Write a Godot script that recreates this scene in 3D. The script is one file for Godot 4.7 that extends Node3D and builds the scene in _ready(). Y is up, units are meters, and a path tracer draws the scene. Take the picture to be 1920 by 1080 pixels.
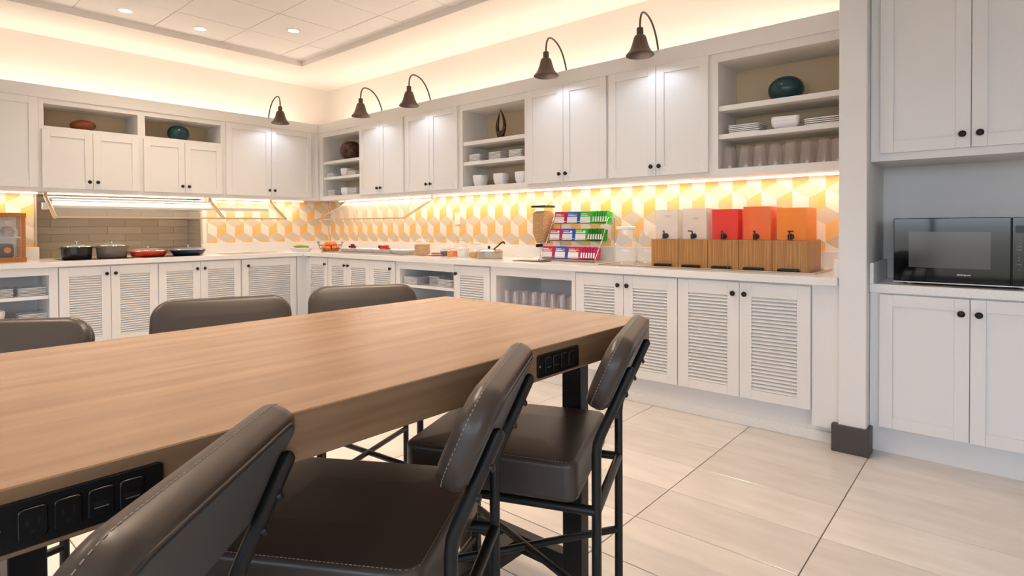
extends Node3D
# Hotel breakfast room: an L of white cabinets with a buffet counter, a tall table with stools in front.
# World: room corner at the origin, wall_left is the plane x = 0, wall_back the plane z = 0, y up, metres.
const V0 := Vector3.ZERO
const WARM := Color(1.0, 0.915, 0.83)
const COOL := Color(0.88, 0.93, 1.0)
var M := {}
var names := {}
var cache := {}
var rng := RandomNumberGenerator.new()


class MB:
	var v := PackedVector3Array()
	var n := PackedVector3Array()
	var t := PackedVector2Array()

	func tri(a: Vector3, b: Vector3, c: Vector3, na: Vector3, nb: Vector3, nc: Vector3, ta := Vector2.ZERO, tb := Vector2.ZERO, tc := Vector2.ZERO) -> void:
		if (b - a).cross(c - a).dot(na + nb + nc) > 0.0:
			v.append_array(PackedVector3Array([a, c, b]))
			n.append_array(PackedVector3Array([na, nc, nb]))
			t.append_array(PackedVector2Array([ta, tc, tb]))
		else:
			v.append_array(PackedVector3Array([a, b, c]))
			n.append_array(PackedVector3Array([na, nb, nc]))
			t.append_array(PackedVector2Array([ta, tb, tc]))

	func quad(a: Vector3, b: Vector3, c: Vector3, d: Vector3, nn: Vector3) -> void:
		tri(a, b, c, nn, nn, nn, Vector2(0, 1), Vector2(1, 1), Vector2(1, 0))
		tri(a, c, d, nn, nn, nn, Vector2(0, 1), Vector2(1, 0), Vector2(0, 0))

	func box(c: Vector3, s: Vector3, b := 0.0, x := Transform3D.IDENTITY) -> MB:
		var h := s * 0.5
		var i := h - Vector3.ONE * b
		for a in 3:
			var u := (a + 1) % 3
			var w := (a + 2) % 3
			for sg in [-1.0, 1.0]:
				var q: Array[Vector3] = []
				for k in [[-1.0, -1.0], [1.0, -1.0], [1.0, 1.0], [-1.0, 1.0]]:
					var p := Vector3.ZERO
					p[a] = sg * h[a]
					p[u] = k[0] * i[u]
					p[w] = k[1] * i[w]
					q.append(x * (c + p))
				var nn := Vector3.ZERO
				nn[a] = sg
				quad(q[0], q[1], q[2], q[3], x.basis * nn)
			if b > 0.0:
				for su in [-1.0, 1.0]:
					for sw in [-1.0, 1.0]:
						var e: Array[Vector3] = []
						for k in [[0, -1.0], [0, 1.0], [1, 1.0], [1, -1.0]]:
							var p := Vector3.ZERO
							p[a] = k[1] * i[a]
							p[u] = su * (h[u] if k[0] == 0 else i[u])
							p[w] = sw * (i[w] if k[0] == 0 else h[w])
							e.append(x * (c + p))
						var nn := Vector3.ZERO
						nn[u] = su
						nn[w] = sw
						quad(e[0], e[1], e[2], e[3], (x.basis * nn).normalized())
		if b > 0.0:
			for sx in [-1.0, 1.0]:
				for sy in [-1.0, 1.0]:
					for sz in [-1.0, 1.0]:
						var nn := (x.basis * Vector3(sx, sy, sz)).normalized()
						tri(x * (c + Vector3(sx * h.x, sy * i.y, sz * i.z)), x * (c + Vector3(sx * i.x, sy * h.y, sz * i.z)), x * (c + Vector3(sx * i.x, sy * i.y, sz * h.z)), nn, nn, nn)
		return self

	func span(lo: Vector3, hi: Vector3, b := 0.0) -> MB:
		return box((lo + hi) * 0.5, hi - lo, b)

	# profile: (radius, y) points, outside surface from bottom to top
	func lathe(pr: Array, segs := 24, x := Transform3D.IDENTITY, crease := 0.75) -> MB:
		var sn: Array[Vector2] = []
		for k in pr.size() - 1:
			var d: Vector2 = pr[k + 1] - pr[k]
			sn.append(Vector2(d.y, -d.x).normalized())
		for k in sn.size():
			var n0 := sn[k]
			var n1 := sn[k]
			if k > 0 and sn[k].dot(sn[k - 1]) > crease:
				n0 = (sn[k] + sn[k - 1]).normalized()
			if k + 1 < sn.size() and sn[k].dot(sn[k + 1]) > crease:
				n1 = (sn[k] + sn[k + 1]).normalized()
			for j in segs:
				var t0 := TAU * j / segs
				var t1 := TAU * (j + 1) / segs
				var d0 := Vector3(cos(t0), 0, sin(t0))
				var d1 := Vector3(cos(t1), 0, sin(t1))
				var up := Vector3.UP
				var a: Vector3 = x * (d0 * pr[k].x + up * pr[k].y)
				var b: Vector3 = x * (d1 * pr[k].x + up * pr[k].y)
				var c: Vector3 = x * (d1 * pr[k + 1].x + up * pr[k + 1].y)
				var d: Vector3 = x * (d0 * pr[k + 1].x + up * pr[k + 1].y)
				var na := (x.basis * (d0 * n0.x + up * n0.y)).normalized()
				var nb := (x.basis * (d1 * n0.x + up * n0.y)).normalized()
				var nc := (x.basis * (d1 * n1.x + up * n1.y)).normalized()
				var nd := (x.basis * (d0 * n1.x + up * n1.y)).normalized()
				if pr[k].x > 1e-6:
					tri(a, b, c, na, nb, nc)
				if pr[k + 1].x > 1e-6:
					tri(a, c, d, na, nc, nd)
		return self

	# a round bar along a path, with flat ends
	func tube(p: Array, r: Variant, segs := 10, closed := false) -> MB:
		var m := p.size()
		var prev := Vector3.ZERO
		var rings := []
		for k in m:
			var a: Vector3 = p[(k - 1 + m) % m] if closed or k > 0 else p[k]
			var b: Vector3 = p[(k + 1) % m] if closed or k < m - 1 else p[k]
			var d := (b - a).normalized()
			var side := (prev - d * prev.dot(d)) if prev != Vector3.ZERO else (d.cross(Vector3.UP) if absf(d.y) < 0.9 else d.cross(Vector3.RIGHT))
			side = side.normalized()
			prev = side
			var up := d.cross(side)
			var rr: float = r[k] if r is Array else r
			var ring := []
			for j in segs:
				var th := TAU * j / segs
				ring.append([p[k] + (side * cos(th) + up * sin(th)) * rr, side * cos(th) + up * sin(th)])
			rings.append(ring)
		for k in (m if closed else m - 1):
			var r0: Array = rings[k]
			var r1: Array = rings[(k + 1) % m]
			for j in segs:
				var j2 := (j + 1) % segs
				tri(r0[j][0], r0[j2][0], r1[j2][0], r0[j][1], r0[j2][1], r1[j2][1])
				tri(r0[j][0], r1[j2][0], r1[j][0], r0[j][1], r1[j2][1], r1[j][1])
		if not closed:
			for e in [0, m - 1]:
				var d: Vector3 = ((p[0] - p[1]) if e == 0 else (p[m - 1] - p[m - 2])).normalized()
				for j in segs:
					tri(p[e], rings[e][j][0], rings[e][(j + 1) % segs][0], d, d, d)
		return self

	# rings of points, each closed, joined in order; normals from the surface, turned away from the middle
	func rings(rs: Array, cap := true) -> MB:
		var m := rs.size()
		var k: int = rs[0].size()
		var nr := []
		for i in m:
			var row := []
			for j in k:
				var du: Vector3 = rs[i][(j + 1) % k] - rs[i][(j - 1 + k) % k]
				var dv: Vector3 = rs[mini(i + 1, m - 1)][j] - rs[maxi(i - 1, 0)][j]
				row.append(dv.cross(du).normalized())
			nr.append(row)
		for i in m - 1:
			for j in k:
				var j2 := (j + 1) % k
				tri(rs[i][j], rs[i][j2], rs[i + 1][j2], nr[i][j], nr[i][j2], nr[i + 1][j2])
				tri(rs[i][j], rs[i + 1][j2], rs[i + 1][j], nr[i][j], nr[i + 1][j2], nr[i + 1][j])
		if cap:
			for e in [0, m - 1]:
				var c := Vector3.ZERO
				for q in rs[e]:
					c += q
				c /= k
				var o: Vector3 = c - (rs[1 if e == 0 else m - 2][0] + rs[1 if e == 0 else m - 2][k / 2]) * 0.5
				var nn: Vector3 = (rs[e][0] - c).cross(rs[e][k / 4] - c).normalized()
				if nn.dot(o) < 0.0:
					nn = -nn
				for j in k:
					tri(c, rs[e][j], rs[e][(j + 1) % k], nn, nn, nn)
		return self

	# a flat polygon (x, y) pushed out along z from 0 to d
	func prism(p: PackedVector2Array, d: float, x := Transform3D.IDENTITY) -> MB:
		var ix := Geometry2D.triangulate_polygon(p)
		for k in ix.size() / 3:
			var a := p[ix[k * 3]]
			var b := p[ix[k * 3 + 1]]
			var c := p[ix[k * 3 + 2]]
			for z in [0.0, d]:
				var nn := x.basis * Vector3(0, 0, 1 if z > 0 else -1)
				tri(x * Vector3(a.x, a.y, z), x * Vector3(b.x, b.y, z), x * Vector3(c.x, c.y, z), nn, nn, nn)
		var cw := Geometry2D.is_polygon_clockwise(p)
		for k in p.size():
			var a := p[k]
			var b := p[(k + 1) % p.size()]
			var e := (b - a).normalized()
			var nn := x.basis * (Vector3(e.y, -e.x, 0) * (-1.0 if cw else 1.0))
			quad(x * Vector3(a.x, a.y, 0), x * Vector3(b.x, b.y, 0), x * Vector3(b.x, b.y, d), x * Vector3(a.x, a.y, d), nn)
		return self

	func mesh() -> ArrayMesh:
		var arr := []
		arr.resize(Mesh.ARRAY_MAX)
		arr[Mesh.ARRAY_VERTEX] = v
		arr[Mesh.ARRAY_NORMAL] = n
		arr[Mesh.ARRAY_TEX_UV] = t
		var m := ArrayMesh.new()
		m.add_surface_from_arrays(Mesh.PRIMITIVE_TRIANGLES, arr)
		return m


# ---------------------------------------------------------------- helpers
func called(nm: String) -> String:
	var k: int = names.get(nm, 0)
	names[nm] = k + 1
	return nm if k == 0 else "%s_%03d" % [nm, k]

func tag(o: Node, label: String, cat: String, group := "") -> Node:
	o.set_meta("label", label)
	o.set_meta("category", cat)
	if group:
		o.set_meta("group", group)
	return o

func thing(nm: String, label: String, cat: String, pos := V0, turn := 0.0, group := "") -> Node3D:
	var o := Node3D.new()
	o.name = called(nm)
	add_child(o)
	o.position = pos
	o.rotation_degrees.y = turn
	tag(o, label, cat, group)
	return o

func put(parent: Node, nm: String, mesh: Mesh, mat: String, pos := V0, rot := V0) -> MeshInstance3D:
	var o := MeshInstance3D.new()
	o.mesh = mesh
	o.material_override = M[mat]
	o.name = called(nm) if parent == self else nm
	parent.add_child(o, true)
	o.position = pos
	o.rotation_degrees = rot
	return o

func solo(nm: String, mesh: Mesh, mat: String, pos: Vector3, label: String, cat: String, group := "", rot := V0) -> MeshInstance3D:
	var o := put(self, nm, mesh, mat, pos, rot)
	tag(o, label, cat, group)
	return o

func struct(nm: String, mesh: Mesh, mat: String, pos := V0) -> MeshInstance3D:
	var o := put(self, nm, mesh, mat, pos)
	o.set_meta("kind", "structure")
	return o

func bm(sx: float, sy: float, sz: float, b := 0.0) -> ArrayMesh:
	var key := "b%.4f,%.4f,%.4f,%.4f" % [sx, sy, sz, b]
	if not cache.has(key):
		cache[key] = MB.new().box(V0, Vector3(sx, sy, sz), b).mesh()
	return cache[key]

func bar(parent: Node, nm: String, lo: Vector3, hi: Vector3, mat: String, b := 0.0) -> MeshInstance3D:
	var s := hi - lo
	return put(parent, nm, bm(s.x, s.y, s.z, b), mat, (lo + hi) * 0.5)

func mat(nm: String, c: Color, rough := 0.5, metal := 0.0, spec := 0.5) -> StandardMaterial3D:
	var m := StandardMaterial3D.new()
	m.resource_name = nm
	m.albedo_color = c
	m.roughness = rough
	m.metallic = metal
	m.metallic_specular = spec
	M[nm] = m
	return m

func noise_tex(freq: float, lo: Color, hi: Color, mid := -1.0, kind := FastNoiseLite.TYPE_SIMPLEX_SMOOTH, oct := 4, sd := 1, size := 512) -> NoiseTexture2D:
	var f := FastNoiseLite.new()
	f.noise_type = kind
	f.frequency = freq
	f.fractal_octaves = oct
	f.seed = sd
	var tx := NoiseTexture2D.new()
	tx.width = size
	tx.height = size
	tx.seamless = true
	tx.noise = f
	var g := Gradient.new()
	g.set_color(0, lo)
	g.set_color(1, hi)
	if mid > 0.0:
		g.add_point(mid, lo.lerp(hi, 0.75))
	tx.color_ramp = g
	return tx

func grain(nm: String, lo: Color, hi: Color, scale: Vector3, rough: float, freq := 0.02, sd := 1, world := true) -> StandardMaterial3D:
	var m := mat(nm, Color.WHITE, rough)
	m.albedo_texture = noise_tex(freq, lo, hi, -1.0, FastNoiseLite.TYPE_SIMPLEX_SMOOTH, 5, sd)
	m.uv1_triplanar = true
	m.uv1_world_triplanar = world
	m.uv1_scale = scale
	m.uv1_triplanar_sharpness = 8.0
	return m

func glow(nm: String, c: Color, e: float) -> void:
	var m := mat(nm, Color(0.9, 0.9, 0.9), 0.5)
	m.emission_enabled = true
	m.emission = c
	m.emission_energy_multiplier = e

func clear(nm: String, c: Color, a: float, rough := 0.03) -> void:
	var m := mat(nm, Color(c.r, c.g, c.b, a), rough)
	m.transparency = BaseMaterial3D.TRANSPARENCY_ALPHA

func area(nm: String, pos: Vector3, size: Vector2, rot: Vector3, c: Color, e: float) -> void:
	var l := AreaLight3D.new()
	l.name = nm
	l.area_size = size
	l.light_color = c
	l.light_energy = e
	l.area_normalize_energy = true
	l.area_range = 30.0
	l.area_attenuation = 2.0
	l.shadow_enabled = true
	add_child(l, true)
	l.position = pos
	l.rotation_degrees = rot

func spot(parent: Node, nm: String, pos: Vector3, rot: Vector3, c: Color, e: float, angle: float, size := 0.04, soft := 0.6) -> void:
	var l := SpotLight3D.new()
	l.name = nm
	l.light_color = c
	l.light_energy = e
	l.spot_angle = angle
	l.spot_angle_attenuation = soft
	l.spot_range = 30.0
	l.spot_attenuation = 2.0
	l.light_size = size
	l.shadow_enabled = true
	parent.add_child(l, true)
	l.position = pos
	l.rotation_degrees = rot

func rrect(w: float, d: float, r: float, y: float, seg := 4) -> Array:   # a rounded rectangle in x and z at height y
	var out := []
	r = minf(r, minf(w, d) * 0.5 - 1e-4)
	for q in 4:
		var cx := (w * 0.5 - r) * (1.0 if q == 0 or q == 3 else -1.0)
		var cz := (d * 0.5 - r) * (1.0 if q < 2 else -1.0)
		for k in seg + 1:
			var a := PI * 0.5 * (q + float(k) / seg)
			out.append(Vector3(cx + r * cos(a), y, cz + r * sin(a)))
	return out

func pad(w: float, d: float, r: float, prof: Array, seg := 5) -> MB:   # prof: (inset, y) from bottom to top
	var rs := []
	for p in prof:
		rs.append(rrect(w - 2 * p.x, d - 2 * p.x, maxf(r - p.x, 0.004), p.y, seg))
	return MB.new().rings(rs)

func soft(h: float, e: float, puff := 0.0, reach := 0.10) -> Array:   # profile of a cushion of height h with rounded edges e
	var out := []
	for k in 5:
		var a := PI * 0.5 * k / 4.0
		out.append(Vector2(e * (1.0 - sin(a)), e * (1.0 - cos(a))))
	for k in 5:
		var a := PI * 0.5 * k / 4.0
		out.append(Vector2(e * (1.0 - cos(a)), h - e + e * sin(a)))
	if puff > 0.0:
		out.append(Vector2(e + reach * 0.4, h + puff * 0.6))
		out.append(Vector2(e + reach, h + puff))
	return out


# ---------------------------------------------------------------- start
func _ready() -> void:
	rng.seed = 7
	view()
	materials()
	shell()
	big_lights()
	wall_tiles()
	cabinets()
	counters()
	table()
	stools()
	lamps()
	guards()
	shelf_things()
	counter_things()
	niche()

func view() -> void:
	var f := 1079.114
	var c := Camera3D.new()
	c.name = "camera"
	c.projection = Camera3D.PROJECTION_FRUSTUM
	c.near = 0.05
	c.far = 60.0
	c.size = 0.05 * 1080.0 / f
	c.frustum_offset = Vector2(0.0, -0.05 * (540.0 - 439.7) / f)
	add_child(c)
	c.position = Vector3(6.479, 1.1804, 4.003)
	var yaw := deg_to_rad(40.693)
	var pitch := deg_to_rad(-0.79)
	c.basis = Basis(Vector3.UP, yaw) * Basis(Vector3.RIGHT, pitch) * Basis(Vector3.BACK, deg_to_rad(-0.266))
	c.current = true
	var e := Environment.new()
	e.background_mode = Environment.BG_SKY
	var sm := ProceduralSkyMaterial.new()
	sm.sky_top_color = Color(0.70, 0.80, 0.94)
	sm.sky_horizon_color = Color(0.86, 0.91, 0.97)
	sm.ground_bottom_color = Color(0.42, 0.41, 0.38)
	sm.ground_horizon_color = Color(0.75, 0.76, 0.75)
	sm.sky_energy_multiplier = 1.0
	var sky := Sky.new()
	sky.sky_material = sm
	e.sky = sky
	e.background_energy_multiplier = 7.6
	e.tonemap_mode = Environment.TONE_MAPPER_LINEAR
	e.tonemap_exposure = 1.0
	e.sdfgi_enabled = true
	e.ssao_enabled = true
	e.ssil_enabled = true
	var w := WorldEnvironment.new()
	w.name = "world"
	w.environment = e
	add_child(w)

func big_lights() -> void:
	# the LED strips under the wall cabinets (warm), as glowing bars with an area light below each
	var y := 1.484
	for s in [["led_strip", "warm LED strip under the wall cabinets of the long wall", Vector3(0.42, y, 0.11), Vector3(5.79, y + 0.008, 0.124)],
			["led_strip", "warm LED strip under the wall cabinets left of the corner", Vector3(0.11, y, 0.42), Vector3(0.124, y + 0.008, 1.50)],
			["led_strip", "warm LED strip above the grey tiled recess", Vector3(0.11, y, 1.54), Vector3(0.124, y + 0.008, 2.86)],
			["led_strip", "warm LED strip above the bakery case", Vector3(0.11, y, 2.90), Vector3(0.124, y + 0.008, 3.66)]]:
		var o := bar(self, s[0], s[2], s[3], "led")
		tag(o, s[1], "light strip", "strips under the wall cabinets")
		var a: Vector3 = s[2]
		var b: Vector3 = s[3]
		var lx := maxf(b.x - a.x, 0.012)
		var lz := maxf(b.z - a.z, 0.012)
		area("under_cabinet_light", Vector3((a.x + b.x) / 2, y - 0.004, (a.z + b.z) / 2), Vector2(lx, lz), Vector3(-90, 0, 0), WARM, 0.22 * maxf(lx, lz))
	# the strips in the cove on top of the wall cabinets
	var cy := 2.30
	for s in [["cove_strip", "warm cove LED strip on top of the long wall cabinets", Vector3(0.42, cy, 0.16), Vector3(5.79, cy + 0.012, 0.18)],
			["cove_strip", "warm cove LED strip on top of the left wall cabinets", Vector3(0.16, cy, 0.42), Vector3(0.18, cy + 0.012, 3.66)]]:
		var o := bar(self, s[0], s[2], s[3], "led")
		tag(o, s[1], "light strip", "strips in the cove")
		var a: Vector3 = s[2]
		var b: Vector3 = s[3]
		area("cove_light", Vector3((a.x + b.x) / 2, cy + 0.018, (a.z + b.z) / 2), Vector2(b.x - a.x, b.z - a.z), Vector3(90, 0, 0), WARM, 0.20 * maxf(b.x - a.x, b.z - a.z))
	# recessed ceiling lights: the three in view, those over the table, and unseen ones added as warm fill
	var ring := MB.new().lathe([Vector2(0.046, 0.0), Vector2(0.060, 0.0), Vector2(0.060, 0.004), Vector2(0.058, 0.006)], 28).mesh()
	var lens := MB.new().lathe([Vector2(0.0, 0.0), Vector2(0.048, 0.0)], 28).mesh()
	for d in [[1.065, 2.49, "downlight in the ceiling tile nearest the left edge of the picture"], [1.065, 1.92, "middle downlight of the three in the ceiling"], [1.633, 1.35, "downlight nearest the room corner"],
			[2.79, 1.35, "added fill downlight above the buffet, left of the horn sculpture shelf"], [3.95, 1.35, "added fill downlight above the buffet, middle"], [5.11, 1.35, "added fill downlight above the buffet, near the pillar"],
			[4.53, 2.50, "downlight over the far end of the table"], [5.11, 3.36, "downlight over the middle of the table"], [2.79, 3.07, "added fill downlight behind the table stools"], [3.95, 4.50, "added fill downlight over the near stools"],
			[2.79, 6.23, "added fill downlight at the back left of the dining room"], [5.11, 6.23, "added fill downlight behind the camera, left"], [6.85, 5.65, "added fill downlight behind the camera, right"], [8.59, 3.93, "added fill downlight beside the right window"], [8.59, 6.80, "added fill downlight in the far window corner"]]:
		var o := thing("downlight", d[2], "ceiling light", Vector3(d[0], 2.937, d[1]), 0, "recessed ceiling lights")
		put(o, "trim_ring", ring, "white_metal")
		put(o, "lens", lens, "lens", Vector3(0, 0.002, 0))
		spot(o, "downlight_beam", Vector3(0, -0.006, 0), Vector3(-90, 0, 0), Color(1.0, 0.895, 0.79), 1.15 if d[0] < 2.0 else (0.8 if d[1] < 1.5 else (3.2 if d[1] < 5.0 and d[0] < 6.0 else 1.0)), 64.0, 0.045, 0.9)

func materials() -> void:
	mat("paint", Color(0.90, 0.89, 0.875), 0.42)
	mat("warm_lit_back", Color(0.85, 0.76, 0.62), 0.5)  # white-painted back of the open wall cabinets, warm light tinted into its colour
	mat("wall", Color(0.93, 0.905, 0.875), 0.85)
	mat("grey_paint", Color(0.90, 0.89, 0.875), 0.6)
	mat("ceiling_tile", Color(0.955, 0.945, 0.93), 0.95)
	mat("grid", Color(0.80, 0.77, 0.73), 0.6)
	mat("grout", Color(0.52, 0.47, 0.41), 0.9)
	mat("tile_grout", Color(0.93, 0.91, 0.87), 0.9)
	mat("tan_tile", Color(0.83, 0.77, 0.67), 0.35)
	mat("yellow_tile", Color(0.94, 0.735, 0.44), 0.35)
	mat("cream_tile", Color(0.94, 0.89, 0.82), 0.35)
	for k in 4:
		var c: Color = [Color(0.55, 0.50, 0.43), Color(0.57, 0.52, 0.45), Color(0.53, 0.485, 0.415), Color(0.56, 0.51, 0.44)][k]
		mat("subway%d" % k, c, 0.12)
	mat("subway_grout", Color(0.62, 0.60, 0.56), 0.9)
	for k in 4:
		var s := 1.0 + 0.018 * (k - 1.5)
		grain("floor_tile%d" % k, Color(0.85 * s, 0.82 * s, 0.785 * s), Color(0.905 * s, 0.88 * s, 0.85 * s), Vector3(0.5, 0.5, 2.2), 0.20, 0.008, 11 + k)
	grain("quartz", Color(0.90, 0.885, 0.86), Color(0.95, 0.94, 0.92), Vector3(3, 3, 3), 0.18, 0.05, 3)
	grain("table_wood", Color(0.525, 0.405, 0.295), Color(0.625, 0.495, 0.37), Vector3(2.2, 4.0, 0.20), 0.27, 0.014, 5)
	grain("bamboo", Color(0.60, 0.40, 0.20), Color(0.80, 0.60, 0.36), Vector3(8, 0.22, 8), 0.4, 0.02, 9)
	grain("case_wood", Color(0.62, 0.37, 0.16), Color(0.76, 0.49, 0.25), Vector3(2, 6, 1), 0.4, 0.03, 8)
	mat("leather", Color(0.255, 0.218, 0.188), 0.36)
	mat("leather_back", Color(0.33, 0.325, 0.32), 0.5)
	mat("thread", Color(0.62, 0.57, 0.52), 0.8)
	mat("black_metal", Color(0.085, 0.082, 0.082), 0.38, 0.2)
	mat("black_plastic", Color(0.045, 0.045, 0.047), 0.32)
	mat("black_gloss", Color(0.02, 0.02, 0.022), 0.05)
	mat("slot", Color(0.015, 0.015, 0.015), 0.6)
	mat("knob", Color(0.11, 0.10, 0.095), 0.35, 0.4)
	mat("bronze", Color(0.33, 0.265, 0.215), 0.42, 0.35)
	mat("dark_base", Color(0.275, 0.255, 0.24), 0.5)
	mat("steel", Color(0.80, 0.79, 0.77), 0.22, 1.0)
	mat("brushed", Color(0.72, 0.69, 0.65), 0.34, 0.9)
	mat("white_metal", Color(0.92, 0.91, 0.89), 0.4)
	mat("champagne", Color(0.80, 0.72, 0.62), 0.32, 0.5)
	mat("china", Color(0.93, 0.92, 0.915), 0.15)
	mat("print_grey", Color(0.45, 0.44, 0.42), 0.6)
	mat("print_white", Color(0.86, 0.86, 0.86), 0.5)
	mat("panel_grey", Color(0.16, 0.16, 0.165), 0.4)
	clear("glass", Color(0.96, 0.98, 0.97), 0.06)
	clear("acrylic", Color(0.98, 0.98, 0.97), 0.03)
	M["acrylic"].metallic_specular = 0.22
	clear("jug_glass", Color(0.93, 0.94, 0.93), 0.20)
	clear("lid_glass", Color(0.85, 0.90, 0.88), 0.22)
	clear("tumbler", Color(0.80, 0.72, 0.69), 0.10, 0.06)  # brownish tint paints in the cabinet interior reflected by the tumblers
	clear("window_glass", Color(0.95, 0.98, 1.0), 0.04)
	clear("door_glass", Color(0.05, 0.05, 0.05), 0.55, 0.03)
	mat("window_mesh", Color(0.30, 0.29, 0.28), 0.10)
	mat("pot_black", Color(0.16, 0.155, 0.15), 0.2)
	mat("pot_taupe", Color(0.42, 0.375, 0.33), 0.25)
	mat("pot_red", Color(0.78, 0.20, 0.09), 0.18)
	mat("pot_blue", Color(0.13, 0.19, 0.28), 0.18)
	mat("teal", Color(0.06, 0.24, 0.25), 0.16)
	mat("amber", Color(0.50, 0.22, 0.045), 0.10)
	grain("burl", Color(0.10, 0.055, 0.035), Color(0.46, 0.25, 0.14), Vector3(3, 9, 3), 0.2, 0.012, 21)
	mat("horn", Color(0.22, 0.10, 0.055), 0.10)
	mat("orange", Color(0.93, 0.50, 0.20), 0.4)
	mat("melon", Color(0.80, 0.77, 0.42), 0.45)
	mat("melon_rind", Color(0.55, 0.60, 0.25), 0.5)
	mat("grape", Color(0.36, 0.05, 0.07), 0.2)
	mat("berry", Color(0.80, 0.13, 0.08), 0.3)
	mat("berry_dark", Color(0.35, 0.06, 0.05), 0.3)
	for q in [["granola", Color(0.42, 0.24, 0.10), Color(0.93, 0.76, 0.52), 31], ["jam", Color(0.82, 0.34, 0.04), Color(0.98, 0.66, 0.20), 32]]:
		var m := grain(q[0], q[1], q[2], Vector3(6, 6, 6), 0.7, 0.05, q[3])
		m.albedo_texture = noise_tex(0.05, q[2], q[1], -1.0, FastNoiseLite.TYPE_CELLULAR, 1, q[3])
	mat("raisin", Color(0.20, 0.12, 0.11), 0.4)
	mat("cream_fill", Color(0.92, 0.90, 0.85), 0.5)
	mat("muffin", Color(0.46, 0.27, 0.15), 0.7)
	mat("brownie", Color(0.15, 0.07, 0.06), 0.4)
	mat("sticker", Color(0.90, 0.47, 0.10), 0.5)
	clear("wrap", Color(0.92, 0.94, 0.97), 0.25, 0.1)
	mat("pink", Color(0.75, 0.12, 0.36), 0.4)
	mat("blue", Color(0.12, 0.34, 0.74), 0.4)
	mat("green", Color(0.18, 0.72, 0.22), 0.4)
	mat("dark_green", Color(0.05, 0.50, 0.12), 0.4)
	mat("paper", Color(0.92, 0.91, 0.90), 0.6)
	for l in [["juice_red", Color(0.93, 0.19, 0.02)], ["juice_yellow", Color(0.98, 0.68, 0.09)], ["milk", Color(0.93, 0.91, 0.88)]]:
		var m := mat(l[0], l[1], 0.5, 0.0, 0.2)
		m.backlight_enabled = true
		m.backlight = l[1]
	clear("juice_orange", Color(1.0, 0.44, 0.03), 0.72, 0.3)
	M["juice_orange"].metallic_specular = 0.2
	glow("led", WARM, 9.0)
	glow("lens", Color(1.0, 0.95, 0.88), 3.0)
	glow("bulb", COOL, 4.0)
	glow("tube_glow", Color(1.0, 0.92, 0.80), 1.3)

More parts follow.
